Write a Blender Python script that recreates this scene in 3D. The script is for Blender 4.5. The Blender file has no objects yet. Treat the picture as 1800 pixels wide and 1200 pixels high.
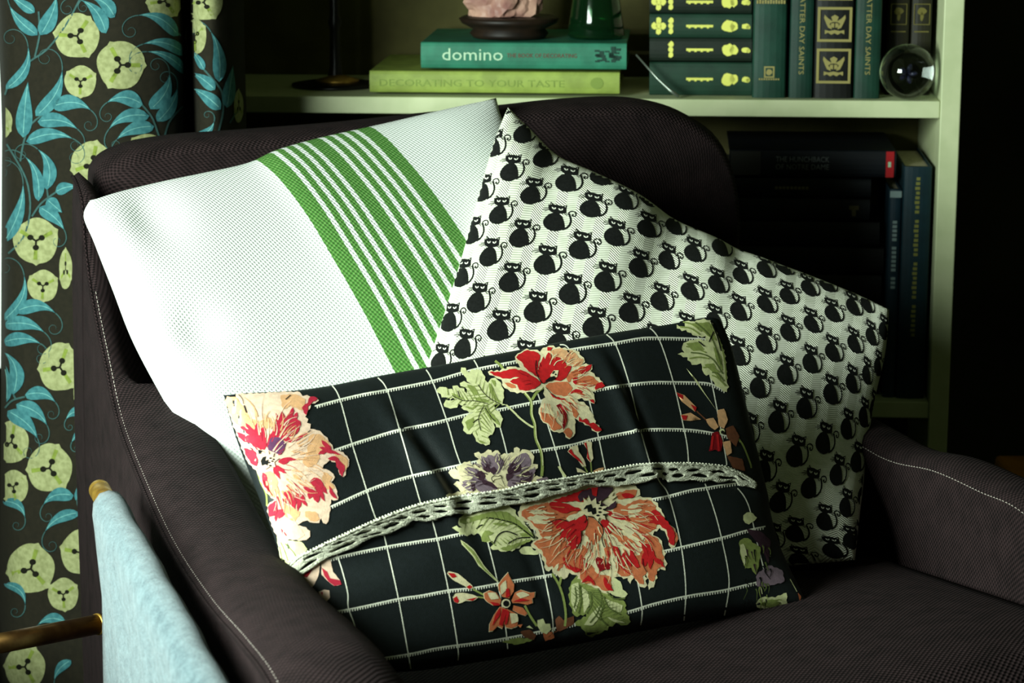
import bpy, bmesh, math, random
import numpy as np
from mathutils import Vector, Matrix, geometry
from mathutils.bvhtree import BVHTree
random.seed(7)
C = bpy.context.scene.collection
# ---------------------------------------------------------------- camera, light, exposure
CAMZ = 1.2; TH = math.radians(12.3); FPX = 4200.0
cam_d = bpy.data.cameras.new('camera'); cam = bpy.data.objects.new('camera', cam_d); C.objects.link(cam)
cam.location = (0, 0, CAMZ); cam.rotation_euler = (math.pi/2 - TH, 0, 0)
cam_d.lens = 84; cam_d.sensor_width = 36; cam_d.clip_start = .05
cam_d.dof.use_dof = True; cam_d.dof.focus_distance = 2.42; cam_d.dof.aperture_fstop = 12.0
bpy.context.scene.camera = cam
vs = bpy.context.scene.view_settings
vs.view_transform = 'Standard'; vs.look = 'None'; vs.exposure = 0.0; vs.gamma = 1.0; vs.use_curve_mapping = False
world = bpy.data.worlds.new('world'); bpy.context.scene.world = world; world.use_nodes = True
world.node_tree.nodes['Background'].inputs[0].default_value = (.70, .88, .42, 1)
world.node_tree.nodes['Background'].inputs[1].default_value = .038
def area(name, loc, target, sx, sy, power, col, spread=math.pi):
    l = bpy.data.lights.new(name, 'AREA'); l.shape = 'RECTANGLE'; l.size = sx; l.size_y = sy
    l.energy = power; l.color = col; l.spread = spread
    o = bpy.data.objects.new(name, l); C.objects.link(o); o.location = loc
    o.rotation_euler = (Vector(target) - Vector(loc)).to_track_quat('-Z', 'Y').to_euler()
    return o
area('window_daylight', (-1.02, 1.45, 1.12), (.05, 2.6, .7), .75, .6, 43, (.86, 1.0, .90), math.radians(150))
# ---------------------------------------------------------------- helpers
UP = Vector((0, math.sin(TH), math.cos(TH))); FW = Vector((0, math.cos(TH), -math.sin(TH))); RT = Vector((1, 0, 0))
CO = Vector((0, 0, CAMZ))
def ray(px, py): return RT*((px-900)/FPX) + UP*(-(py-600)/FPX) + FW
def P(px, py, d):
    r = ray(px, py); return CO + r*(d/r.y)
def onplane(px, py, p, n):
    r = ray(px, py); return CO + r*((Vector(p)-CO).dot(n)/r.dot(n))
def onz(px, py, z):
    r = ray(px, py); return CO + r*((z-CAMZ)/r.z)
def lin(c):
    return tuple(((v/255)/12.92 if v/255 <= .04045 else ((v/255+.055)/1.055)**2.4) for v in c)
def tag(o, label=None, cat=None, group=None, kind=None):
    if label: o['label'] = label
    if cat: o['category'] = cat
    if group: o['group'] = group
    if kind: o['kind'] = kind
    return o
def empty(name, loc, label, cat, group=None, rz=0):
    o = bpy.data.objects.new(name, None); C.objects.link(o); o.location = loc; o.rotation_euler = (0, 0, rz)
    o.empty_display_size = .05
    bpy.context.view_layer.update()
    return tag(o, label, cat, group)
def link(name, me, parent=None):
    o = bpy.data.objects.new(name, me); C.objects.link(o)
    if parent is not None:
        o.parent = parent; o.matrix_parent_inverse = parent.matrix_world.inverted()
    return o
def mesh(name, verts, faces, mats, parent=None, smooth=True, midx=None, uvs=None):
    me = bpy.data.meshes.new(name); me.from_pydata([tuple(v) for v in verts], [], faces)
    for m in (mats if isinstance(mats, (list, tuple)) else [mats]): me.materials.append(m)
    if midx is not None: me.polygons.foreach_set('material_index', midx)
    me.polygons.foreach_set('use_smooth', [smooth]*len(me.polygons))
    if uvs is not None:
        l = me.uv_layers.new(name='uv')
        vi = np.empty(len(me.loops), dtype=np.int32); me.loops.foreach_get('vertex_index', vi)
        l.data.foreach_set('uv', np.asarray(uvs, dtype=np.float32)[vi].ravel())
    me.update()
    return link(name, me, parent)
class MB:
    def __init__(s): s.v = []; s.f = []; s.m = []; s.uv = []
    def add(s, vs_, fs, mi=0, uv=None):
        b = len(s.v); s.v += [Vector(v) for v in vs_]; s.f += [tuple(i+b for i in f) for f in fs]; s.m += [mi]*len(fs)
        s.uv += (uv if uv is not None else [(0, 0)]*len(vs_))
    def box(s, c, ax, ay, az, sx, sy, sz, bev=0, mi=0):
        bm = bmesh.new(); bmesh.ops.create_cube(bm, size=1)
        M = Matrix(((ax[0]*sx, ay[0]*sy, az[0]*sz, c[0]), (ax[1]*sx, ay[1]*sy, az[1]*sz, c[1]), (ax[2]*sx, ay[2]*sy, az[2]*sz, c[2]), (0, 0, 0, 1)))
        bm.transform(M)
        if bev: bmesh.ops.bevel(bm, geom=bm.edges[:], offset=bev, segments=2, affect='EDGES', profile=.5)
        bm.verts.index_update()
        s.add([v.co.copy() for v in bm.verts], [tuple(v.index for v in f.verts) for f in bm.faces], mi); bm.free()
    def tube(s, pts, r, n=8, mi=0, cap=True):
        pts = [Vector(p) for p in pts]; R = r if isinstance(r, (list, tuple)) else [r]*len(pts)
        vs_ = []; fs = []; uv = []; prev = None; L = 0
        for i, p in enumerate(pts):
            t = (pts[min(i+1, len(pts)-1)] - pts[max(i-1, 0)]).normalized()
            if prev is None:
                a = Vector((0, 0, 1)) if abs(t.z) < .9 else Vector((1, 0, 0)); x = t.cross(a).normalized()
            else: x = (prev - t*prev.dot(t)).normalized()
            prev = x; y = t.cross(x)
            if i: L += (pts[i]-pts[i-1]).length
            for k in range(n):
                a = 2*math.pi*k/n; vs_.append(p + (x*math.cos(a)+y*math.sin(a))*R[i]); uv.append((L, a*R[i]))
        for i in range(len(pts)-1):
            for k in range(n):
                k2 = (k+1) % n; fs.append((i*n+k, i*n+k2, (i+1)*n+k2, (i+1)*n+k))
        if cap: fs.append(tuple(range(n-1, -1, -1))); fs.append(tuple((len(pts)-1)*n+k for k in range(n)))
        s.add(vs_, fs, mi, uv)
    def lathe(s, base, prof, n=32, mi=0):
        vs_ = []; fs = []
        for (r, z) in prof:
            for k in range(n):
                a = 2*math.pi*k/n; vs_.append(Vector(base)+Vector((r*math.cos(a), r*math.sin(a), z)))
        for i in range(len(prof)-1):
            for k in range(n):
                k2 = (k+1) % n; fs.append((i*n+k, i*n+k2, (i+1)*n+k2, (i+1)*n+k))
        s.add(vs_, fs, mi)
    def build(s, name, mats, parent=None, smooth=True):
        o = mesh(name, s.v, s.f, mats, parent, smooth, s.m, s.uv)
        if name == 'lettering': o['kind'] = 'stuff'
        return o
def grid_faces(nu, nv, base=0, flip=False):
    f = []
    for j in range(nv-1):
        for i in range(nu-1):
            a = base+j*nu+i; q = (a, a+nu, a+nu+1, a+1)
            f.append(q[::-1] if flip else q)
    return f
# ---- materials
def newmat(name, col, rough=.8, metal=0, spec=.3):
    m = bpy.data.materials.new(name); m.use_nodes = True; b = m.node_tree.nodes['Principled BSDF']
    b.inputs['Base Color'].default_value = (*lin(col), 1); b.inputs['Roughness'].default_value = rough
    b.inputs['Metallic'].default_value = metal; b.inputs['Specular IOR Level'].default_value = spec
    return m
def N(m, t, **k):
    n = m.node_tree.nodes.new(t)
    for a, v in k.items():
        if a.startswith('i_'):
            key = a[2:]; key = int(key) if key.isdigit() else key.replace('_', ' ')
            n.inputs[key].default_value = v
        else: setattr(n, a, v)
    return n
def LK(m, a, b): m.node_tree.links.new(a, b)
def BS(m): return m.node_tree.nodes['Principled BSDF']
def math_(m, op, a, b=None, c=None):
    n = N(m, 'ShaderNodeMath', operation=op)
    for i, v in enumerate((a, b, c)):
        if v is None: continue
        if isinstance(v, (int, float)): n.inputs[i].default_value = v
        else: LK(m, v, n.inputs[i])
    return n.outputs[0]
def mixc(m, f, a, b):
    n = N(m, 'ShaderNodeMix', data_type='RGBA')
    if isinstance(f, (int, float)): n.inputs[0].default_value = f
    else: LK(m, f, n.inputs[0])
    for i, v in ((6, a), (7, b)):
        if isinstance(v, tuple): n.inputs[i].default_value = (*v, 1)
        else: LK(m, v, n.inputs[i])
    return n.outputs[2]
def bump(m, h, dist, strength=1.0):
    b = N(m, 'ShaderNodeBump'); b.inputs['Strength'].default_value = strength; b.inputs['Distance'].default_value = dist
    LK(m, h, b.inputs['Height']); LK(m, b.outputs[0], BS(m).inputs['Normal'])
def noise(m, scale, detail=2, coord='Object', rough=.5):
    tc = N(m, 'ShaderNodeTexCoord'); n = N(m, 'ShaderNodeTexNoise'); n.inputs['Scale'].default_value = scale
    n.inputs['Detail'].default_value = detail; n.inputs['Roughness'].default_value = rough
    LK(m, tc.outputs[coord], n.inputs['Vector']); return n.outputs['Fac']
def varied(name, col, col2, scale=60, rough=.8, bdist=0, bscale=None, metal=0, spec=.3, lo=.35, hi=.65, detail=3):
    m = newmat(name, col, rough, metal, spec); f = noise(m, scale, detail)
    mr = N(m, 'ShaderNodeMapRange'); mr.inputs[1].default_value = lo; mr.inputs[2].default_value = hi; LK(m, f, mr.inputs[0])
    LK(m, mixc(m, mr.outputs[0], lin(col), lin(col2)), BS(m).inputs['Base Color'])
    if bdist: bump(m, noise(m, bscale or scale, 2), bdist)
    return m
def uvxy(m):
    tc = N(m, 'ShaderNodeUVMap'); s = N(m, 'ShaderNodeSeparateXYZ'); LK(m, tc.outputs[0], s.inputs[0]); return s.outputs[0], s.outputs[1]
def sinw(m, x, k, ph=0):
    return math_(m, 'SINE', math_(m, 'MULTIPLY_ADD', x, k, ph))
def fabric_weave(name, col, col2, pitch=.0028, depth=.0006, rough=.95):
    m = newmat(name, col, rough, 0, .12); x, y = uvxy(m); k = 2*math.pi/pitch
    w = math_(m, 'MULTIPLY', sinw(m, x, k), sinw(m, y, k))
    w = math_(m, 'MULTIPLY_ADD', w, .5, .5)
    nz = noise(m, 700, 2); nz2 = noise(m, 45, 3)
    f = math_(m, 'ADD', math_(m, 'MULTIPLY', w, .75), math_(m, 'MULTIPLY', nz, .4))
    f = math_(m, 'MULTIPLY', f, math_(m, 'ADD', nz2, .45))
    mr = N(m, 'ShaderNodeMapRange'); mr.inputs[1].default_value = .2; mr.inputs[2].default_value = .8; LK(m, f, mr.inputs[0])
    LK(m, mixc(m, mr.outputs[0], lin(col), lin(col2)), BS(m).inputs['Base Color'])
    bump(m, w, depth); 
    return m
M = {}
M['chair'] = fabric_weave('brown_upholstery', (5, 4, 4), (48, 36, 37), .0056, .0016)
M['stitch'] = newmat('white_thread', (196, 186, 176), .7)
M['wood_white'] = varied('painted_white_wood', (212, 220, 176), (200, 210, 164), 25, .45)
M['shelf_top'] = varied('painted_shelf_top', (205, 208, 186), (188, 192, 168), 30, .6)
M['back_panel'] = varied('dark_olive_panel', (92, 88, 50), (74, 70, 40), 14, .9, .0004, 300)
M['wall'] = varied('dark_olive_wall', (64, 64, 42), (50, 50, 34), 6, .95, .0005, 200)
M['floor'] = varied('dark_floor_boards', (52, 40, 30), (36, 28, 22), 8, .6)
M['brass'] = varied('aged_brass', (186, 150, 66), (128, 96, 42), 60, .42, 0, None, .7)
M['paper'] = varied('book_pages', (205, 195, 165), (180, 170, 140), 200, .9)
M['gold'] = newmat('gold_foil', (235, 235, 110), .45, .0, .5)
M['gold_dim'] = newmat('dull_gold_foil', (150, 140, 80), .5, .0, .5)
M['black'] = newmat('black_lacquer', (12, 12, 10), .35)
M['trim'] = newmat('window_paint', (235, 240, 236), .5)
# ---------------------------------------------------------------- the setting
X3 = (Vector((1, 0, 0)), Vector((0, 1, 0)), Vector((0, 0, 1)))
def sbox(name, x0, x1, y0, y1, z0, z1, m, bev=0, kind='structure', parent=None):
    b = MB(); b.box(((x0+x1)/2, (y0+y1)/2, (z0+z1)/2), *X3, x1-x0, y1-y0, z1-z0, bev)
    o = b.build(name, m, parent, False)
    if kind: tag(o, kind=kind)
    return o
sbox('floor', -1.0, 3.0, -.2, 3.9, -.05, 0, M['floor'])
sbox('wall_back', -1.0, 3.0, 3.8, 3.9, 0, 2.6, M['wall'])
wl = MB()                                   # left wall with an opening for the window (open towards the daylight)
for (y0, y1, z0, z1) in ((3.1, 3.8, 0, 2.6), (-.2, 3.1, 0, .22), (-.2, .2, .22, 2.6), (.2, 3.1, 2.4, 2.6)):
    wl.box((-.76, (y0+y1)/2, (z0+z1)/2), *X3, .08, y1-y0, z1-z0)
tag(wl.build('wall_left', M['wall'], None, False), kind='structure')
wf = MB()
for (y0, y1, z0, z1) in ((3.04, 3.10, .5, 2.4), (.2, .27, .22, 2.4), (.27, 2.7, .22, .28), (.27, 3.04, 2.34, 2.4)):
    wf.box((-.70, (y0+y1)/2, (z0+z1)/2), *X3, .13 if y1 > 3.05 and y0 > 3 else .11, y1-y0, z1-z0, .004)
tag(wf.build('window_1', M['trim'], None, False), kind='structure')
# ---------------------------------------------------------------- curtain
cur_plan = [(9, 3.03), (12, 2.97), (19, 2.93), (40, 2.905), (90, 2.895), (150, 2.885), (215, 2.885), (270, 2.905), (303, 2.93), (320, 2.96), (330, 3.02), (337, 3.05), (344, 3.0), (354, 2.955), (378, 2.945), (400, 2.965), (418, 3.0), (430, 3.05), (436, 3.12)]
def catmull(pts, n):
    pts = [Vector(p) for p in pts]; out = []; m = len(pts)-1
    for k in range(n):
        t = k/(n-1)*m; i = min(int(t), m-1); f = t-i
        p0, p1, p2, p3 = pts[max(i-1, 0)], pts[i], pts[i+1], pts[min(i+2, m)]
        out.append(.5*((2*p1)+(p2-p0)*f+(2*p0-5*p1+4*p2-p3)*f*f+(3*p1-p0-3*p2+p3)*f**3))
    return out
pl = [P(px, 300, d) for px, d in cur_plan]
pl = catmull([(p.x, p.y, 0) for p in pl], 120)
cv = []; zs = [i/47*2.3+.03 for i in range(48)]
L_ = [0]
for i in range(1, 120): L_.append(L_[-1]+(pl[i]-pl[i-1]).length)
cuv = []
for z in zs:
    for i, p in enumerate(pl):
        cv.append(Vector((p.x - .055*(.83-min(z, .83))*(1-i/119)**2, p.y + .006*math.sin(z*5+i*.06)*(1-.3*z), z))); cuv.append((L_[i], z))
def fine_cloth(name, col, col2=None, rough=.9, bd=.00025, k=1500, spec=.15):
    return varied(name, col, col2 or tuple(int(c*.88) for c in col), 160, rough, bd, k, 0, spec)
curtain_mats = [fine_cloth('curtain_ground', (36, 33, 24)), fine_cloth('curtain_teal', (68, 124, 128), (50, 102, 108)), fine_cloth('curtain_pod', (156, 160, 114), (132, 136, 92)),
                fine_cloth('curtain_seed', (24, 24, 14)), fine_cloth('curtain_stem', (58, 90, 88)), fine_cloth('curtain_olive', (128, 144, 62)), fine_cloth('curtain_leaf_line', (120, 178, 172))]
# decal machinery: flat print laid onto a cloth surface as thin fabric-coloured patches within the same mesh
class Print:
    def __init__(s, verts, faces, eps0=.00015):
        s.e0 = eps0; s.b = BVHTree.FromPolygons([tuple(v) for v in verts], faces); s.v = []; s.f = []; s.m = []
    def hit(s, px, py, eps):
        r = ray(px, py).normalized(); h = s.b.ray_cast(CO, r)
        if h[0] is None: return None
        n = h[1]
        if n.dot(r) > 0: n = -n
        if n.dot(r) > -.1: return None
        return h[0] + n*eps
    def tris(s, pts, tr, mi, layer):
        eps = .00018*layer + s.e0; idx = {}
        for t in tr:
            ok = True
            for i in t:
                if i not in idx:
                    h = s.hit(pts[i][0], pts[i][1], eps)
                    if h is None: idx[i] = None
                    else: idx[i] = len(s.v); s.v.append(h)
                if idx[i] is None: ok = False; break
            if not ok: continue
            a, b, c = (s.v[idx[i]] for i in t)
            if max((a-b).length, (b-c).length, (c-a).length) > .03: continue
            q = (idx[t[0]], idx[t[1]], idx[t[2]])
            if (b-a).cross(c-a).dot(CO-a) < 0: q = q[::-1]
            s.f.append(q); s.m.append(mi)
    def poly(s, pts, mi, layer, sp=8, jag=0):
        if jag: pts = jagged(pts, jag)
        p, t = triangulate(pts, sp); s.tris(p, t, mi, layer)
    def line(s, pts, w, mi, layer, sp=7, taper=False):
        p, t = ribbon(pts, w, sp, taper); s.tris(p, t, mi, layer)
    def smooth(s, pts, n): return [(q.x, q.y) for q in catmull([(a, b, 0) for a, b in pts], n)]
def ribbon(pts, w, sp=7, taper=False):
    q = [Vector((a, b)) for a, b in pts]; out = [q[0]]
    for a, b in zip(q[:-1], q[1:]):
        n = max(1, int((b-a).length/sp))
        for k in range(1, n+1): out.append(a.lerp(b, k/n))
    P_ = []; T_ = []
    for i, a in enumerate(out):
        t = (out[min(i+1, len(out)-1)] - out[max(i-1, 0)]); t = t.normalized() if t.length else Vector((1, 0))
        n = Vector((-t.y, t.x)); ww = w*(1-.8*i/(len(out)-1)) if taper else w
        P_ += [a+n*ww/2, a-n*ww/2]
    for i in range(len(out)-1): T_ += [(2*i, 2*i+1, 2*i+3), (2*i, 2*i+3, 2*i+2)]
    return P_, T_
def jagged(pts, amp, step=5):
    q = [Vector(p) for p in pts]; out = []; n = len(q); k = 0
    A = sum(q[i].x*q[(i+1) % n].y - q[(i+1) % n].x*q[i].y for i in range(n)); sg = 1 if A > 0 else -1
    for i in range(n):
        a, b = q[i], q[(i+1) % n]; L = (b-a).length; m = max(1, int(L/step)); d = (b-a)/max(L, 1e-6); nn = Vector((d.y, -d.x))*sg
        for j in range(m):
            p = a.lerp(b, j/m)
            if j % 2: p = p + nn*amp*random.uniform(.5, 1.3)+d*amp*.5
            out.append((p.x, p.y))
    return out
def inside(x, y, pts):
    c = False; j = len(pts)-1
    for i in range(len(pts)):
        xi, yi = pts[i][0], pts[i][1]; xj, yj = pts[j][0], pts[j][1]
        if (yi > y) != (yj > y) and x < (xj-xi)*(y-yi)/(yj-yi)+xi: c = not c
        j = i
    return c
def triangulate(pts, sp=8, holes=()):
    vs_ = []; ed = []
    for ring in (pts,)+tuple(holes):
        r = []
        n = len(ring)
        for i in range(n):
            a, b = Vector(ring[i][:2]), Vector(ring[(i+1) % n][:2]); m = max(1, int((b-a).length/sp))
            for k in range(m): r.append(a.lerp(b, k/m))
        b0 = len(vs_); vs_ += r; ed += [(b0+i, b0+(i+1) % len(r)) for i in range(len(r))]
    x0 = min(p[0] for p in pts); x1 = max(p[0] for p in pts); y0 = min(p[1] for p in pts); y1 = max(p[1] for p in pts)
    y = y0+sp*.6
    while y < y1:
        x = x0+sp*.6
        while x < x1:
            if inside(x, y, pts): vs_.append(Vector((x, y)))
            x += sp
        y += sp
    o = geometry.delaunay_2d_cdt(vs_, ed, [], 0, 1e-4)
    V = o[0]; T = []
    for f in o[2]:
        cx = sum(V[i].x for i in f)/3; cy = sum(V[i].y for i in f)/3
        if inside(cx, cy, pts) and not any(inside(cx, cy, h) for h in holes): T.append(tuple(f))
    return V, T
def TR(ox, oy, s, pts): return [(ox+a/s, oy+b/s) for a, b in pts]
def circle(x, y, rx, ry, n=18, ph=0): return [(x+rx*math.cos(2*math.pi*k/n+ph), y+ry*math.sin(2*math.pi*k/n+ph)) for k in range(n)]
def finish_cloth(name, verts, faces, mats, pr, parent=None, uvs=None):
    nb = len(verts); V = list(verts)+pr.v; F = list(faces)+[tuple(i+nb for i in f) for f in pr.f]
    mi = [0]*len(faces)+pr.m
    uv = list(uvs)+[(0, 0)]*len(pr.v) if uvs is not None else None
    return mesh(name, V, F, mats, parent, True, mi, uv)
cpr = Print(cv, grid_faces(120, 48, 0), .0009)
def leaf_shape(bx, by, tx, ty, w, bend):
    a = Vector((bx, by)); b = Vector((tx, ty)); d = b-a; L = d.length; d /= L; n = Vector((-d.y, d.x))
    cl = []; l = []; r = []
    for k in range(13):
        t = k/12; c = a+d*L*t + n*bend*L*4*t*(1-t)*.5*(1+.5*t)
        h = w*.56*math.sin(math.pi*min(1, t**.66))*(1-.3*t); cl.append(c); l.append(c+n*h); r.append(c-n*h)
    return cl, [(p.x, p.y) for p in l+r[::-1][1:-1]]
def curtain_leaf(bx, by, tx, ty, w, bend, curl=True):
    cl, sh = leaf_shape(bx, by, tx, ty, w, bend); cpr.poly(sh, 1, 2, 5)
    cpr.line([(p.x, p.y) for p in cl[1:-1]], 1.0, 6, 3)
    if curl:
        p = cl[-1].copy(); ang = math.atan2((cl[-1]-cl[-3]).y, (cl[-1]-cl[-3]).x); pts = [(p.x, p.y)]
        sg = -1 if bend > 0 else 1; L = (cl[0]-cl[-1]).length; st = L/14
        for k in range(22):
            ang += sg*(.10+.021*k)*1.05; p = p+Vector((math.cos(ang), math.sin(ang)))*st*(1-.02*k); pts.append((p.x, p.y))
        cpr.line(pts, 2.0, 4, 1, 5, True)
def pod(x, y, rx, ry=None, ph=0):
    ry = ry or rx; pts = []
    n = 40
    for k in range(n):
        a = 2*math.pi*k/n+ph; lob = 1+.05*abs(math.cos(1.5*(a-ph)))+(.10 if k in (3, 17, 30) else 0)-.02*math.sin(5*a)
        pts.append((x+rx*lob*math.cos(a), y+ry*lob*math.sin(a)))
    cpr.poly(pts, 2, 1, 4.5)
    for j in range(3):
        a = ph+j*2*math.pi/3+.5
        cpr.poly([(x+rx*.25*math.cos(a-.3), y+ry*.25*math.sin(a-.3)), (x+rx*.85*math.cos(a-.10), y+ry*.85*math.sin(a-.10)), (x+rx*.85*math.cos(a+.12), y+ry*.85*math.sin(a+.12)), (x+rx*.25*math.cos(a+.3), y+ry*.25*math.sin(a+.3))], 5, 2, 9)
        sx, sy = x+rx*.3*math.cos(a), y+ry*.3*math.sin(a)
        cpr.poly(circle(sx, sy, rx*.15, ry*.13, 9, a), 3, 3, 9)
        cpr.line([(x, y), (sx, sy)], rx*.09, 3, 3)
for a in [(136, 63, 38, 38, .6), (212, 114, 40, 41, 1.6), (142, 143, 27, 27, 1.1), (163, 288, 37, 38, .2), (257, 250, 27, 14, 1), (2, 215, 20, 30, 0), (64, 423, 38, 39, 1.1), (76, 502, 26, 27, 1.1), (116, 473, 11, 34, 0), (106, 645, 36, 41, .4), (142, 690, 12, 21, 0), (22, 777, 28, 36, .2), (88, 822, 38, 41, .4), (25, 855, 25, 28, .9), (55, 999, 40, 42, .3), (141, 970, 32, 38, .7), (112, 1044, 26, 28, 1), (45, 1171, 34, 38, .5), (288, 2, 30, 30, .4), (359, 4, 30, 31, .5), (344, 64, 19, 30, 1), (418, 187, 8, 28, 0)]:
    pod(*a)
for ox, oy, s, ls in [
  (0, 0, 3, [(200, 185, 55, 30, 65, -.12), (185, 65, 60, -20, 55, 0), (215, 185, 300, -20, 85, .1), (560, 175, 430, 0, 75, .2), (605, 90, 480, -10, 75, .25), (35, 470, 150, 245, 60, .25), (125, 725, 150, 430, 85, -.02), (190, 612, 330, 372, 78, .18), (280, 560, 480, 580, 85, -.25), (200, 640, 410, 680, 80, -.2), (140, 745, 385, 730, 75, -.2), (750, 550, 565, 540, 85, .28), (785, 610, 575, 680, 75, .25), (810, 665, 615, 735, 75, .18), (790, 575, 890, 390, 85, .2), (825, 640, 930, 465, 75, .15)]),
  (0, 200, 3, [(205, 460, 135, 225, 62, .2), (250, 400, 200, 185, 75, .28), (295, 410, 410, 385, 62, -.15), (250, 450, 330, 520, 70, 0), (210, 490, 340, 610, 75, -.12), (25, 680, 125, 370, 70, .12), (20, 1090, 130, 850, 60, .25), (90, 1040, 295, 1050, 75, -.28), (25, 1110, 235, 1150, 78, -.2)]),
  (0, 550, 3, [(20, 155, 215, 160, 72, -.2), (75, 430, 20, 200, 80, .3), (40, 470, 15, 240, 50, .1), (135, 430, 295, 470, 75, -.28), (90, 480, 250, 590, 82, -.2), (45, 515, 200, 660, 85, -.15), (455, 520, 350, 560, 55, .3), (460, 620, 380, 680, 45, .2), (400, 985, 470, 800, 52, .1), (390, 960, 230, 1010, 75, .28), (420, 1050, 240, 1150, 62, .2), (20, 990, 135, 1080, 55, -.35)]),
  (0, 850, 3.427, [(30, 600, 155, 730, 55, -.35), (400, 830, 230, 850, 70, .3), (430, 1060, 330, 1180, 60, .2)]),
  (200, 0, 3.75, [(420, 235, 160, 100, 92, .25), (475, 360, 190, 290, 82, .22), (480, 490, 215, 340, 70, .2), (600, 460, 510, 330, 50, .1), (665, 590, 520, 480, 75, .1), (700, 720, 520, 580, 85, .1), (690, 540, 640, 210, 85, .12), (740, 710, 780, 430, 85, 0), (550, 900, 660, 800, 55, .25)])]:
    for l in ls:
        curtain_leaf(ox+l[0]/s, oy+l[1]/s, ox+l[2]/s, oy+l[3]/s, l[4]/s, l[5], abs(l[5]) > .11)
for ox, oy, s, ls in [(0, 0, 3, [[(420, 0), (350, 130), (250, 260), (150, 330), (60, 430), (30, 500)], [(205, 60), (210, 180), (185, 300)], [(290, 560), (170, 650), (130, 740), (110, 850)], [(740, 545), (800, 620), (850, 740), (890, 640), (960, 560)]]),
                      (0, 200, 3, [[(40, 160), (110, 280), (150, 380), (160, 520), (120, 660), (20, 760)], [(300, 410), (220, 470), (170, 540)], [(250, 400), (255, 440)], [(90, 1040), (30, 1090), (10, 1130)]]),
                      (0, 550, 3, [[(135, 440), (70, 460), (30, 500)], [(75, 430), (85, 450)], [(450, 870), (410, 1000), (480, 1100)]]),
                      (200, 0, 3.75, [[(420, 220), (470, 270), (490, 330)], [(600, 460), (680, 560), (710, 620), (715, 740), (680, 890)], [(760, 810), (810, 730)]])]:
    for l in ls: cpr.line(cpr.smooth(TR(ox, oy, s, l), 16), 3.2, 4, 1)
curtain = finish_cloth('curtain', cv, grid_faces(120, 48, 0), curtain_mats, cpr, None, cuv)
tag(curtain, 'dark brown curtain printed with teal leaves and pale green seed pods, hanging at left', 'curtain')
# ---------------------------------------------------------------- bookcase
BY = math.radians(4.0); BA = Vector((math.cos(BY), -math.sin(BY), 0)); BB = Vector((math.sin(BY), math.cos(BY), 0)); BZ = Vector((0, 0, 1))
BO = Vector((.6, 3.2, 0))
def BK(px, py, back=0):                    # pixel -> (along, z) on the bookcase plane `back` metres behind its front
    p = onplane(px, py, BO+BB*back, BB); return (p-BO).dot(BA), p.z
def bp(a, b, z): return BO+BA*a+BB*b+BZ*z
def bbox(mb, a0, a1, b0, b1, z0, z1, bev=.0015, mi=0):
    mb.box(bp((a0+a1)/2, (b0+b1)/2, (z0+z1)/2), BA, BB, BZ, abs(a1-a0), abs(b1-b0), abs(z1-z0), bev, mi)
z1t = BK(1500, 177)[1]; z1b = BK(1500, 207)[1]; z0b = BK(1580, 735)[1]; z0t = z0b+(z1t-z1b)
pa0 = BK(1649, 300)[0]; pa1 = BK(1684, 300)[0]; DEP = .29
case = empty('bookcase', bp(-.4, .15, 0), 'white painted bookcase behind the armchair, only its right post and two shelves in view', 'bookcase')
b = MB(); bbox(b, pa0, pa1, 0, DEP, 0, 1.9); b.build('side_panel', M['wood_white'], case, False)
b = MB(); bbox(b, -1.16, -1.13, 0, DEP, 0, 1.9); b.build('side_panel', M['wood_white'], case, False)
for z0_, z1_ in ((z1b, z1t), (z0b, z0t), (.06, .085), (1.42, 1.445), (1.86, 1.9)):
    b = MB(); bbox(b, -1.13, pa0-.0005, .002, DEP, z0_, z1_); b.build('shelf', M['wood_white'], case, False)
b = MB(); bbox(b, -1.13, pa0, DEP-.006, DEP+.004, .02, 1.9); b.build('back_panel', M['back_panel'], case, False)
# --- books
def text_mesh(s, size, font_w=1.0):
    c = bpy.data.curves.new('lettering', 'FONT'); c.body = s; c.size = size; c.align_x = 'LEFT'; c.align_y = 'CENTER'; c.offset = .0
    c.resolution_u = 2
    o = bpy.data.objects.new('t', c); me = o.to_mesh(); V = [v.co.copy() for v in me.vertices]; F = [tuple(p.vertices) for p in me.polygons]
    o.to_mesh_clear(); bpy.data.objects.remove(o); bpy.data.curves.remove(c); return V, F
def put_text(mb, s, c0, c1, z0, z1, org, ax, ay, mi=0):
    """fit text into the rectangle (c0..c1 along ax, z0..z1 along ay) on a plane through org"""
    V, F = text_mesh(s, 1)
    x0 = min(v.x for v in V); x1 = max(v.x for v in V); y0 = min(v.y for v in V); y1 = max(v.y for v in V)
    mb.add([org+ax*(c0+(v.x-x0)/(x1-x0)*(c1-c0))+ay*(z0+(v.y-y0)/(y1-y0)*(z1-z0)) for v in V], F, mi)
cover_cache = {}
def cover(col, rough=.55):
    if col not in cover_cache: cover_cache[col] = varied('book_cloth_%d_%d_%d' % col, col, tuple(int(v*.86) for v in col), 40, rough, .0002, 900)
    return cover_cache[col]
def book_flat(px0, px1, py0, py1, back, depth, col, label, group=None, rz=0):
    """lying book, spine facing the room; px/py = spine rectangle"""
    a0, zt = BK(px0, py0, back); a1, zb = BK(px1, py1, back); return book_box(a0, a1, back, back+depth, zb, zt, col, label, group, 'flat')
def book_up(px0, px1, py0, back, depth, z0, col, label, group=None):
    a0, zt = BK(px0, py0, back); a1 = BK(px1, py0, back)[0]; return book_box(a0, a1, back, back+depth, z0, zt, col, label, group, 'up')
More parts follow.
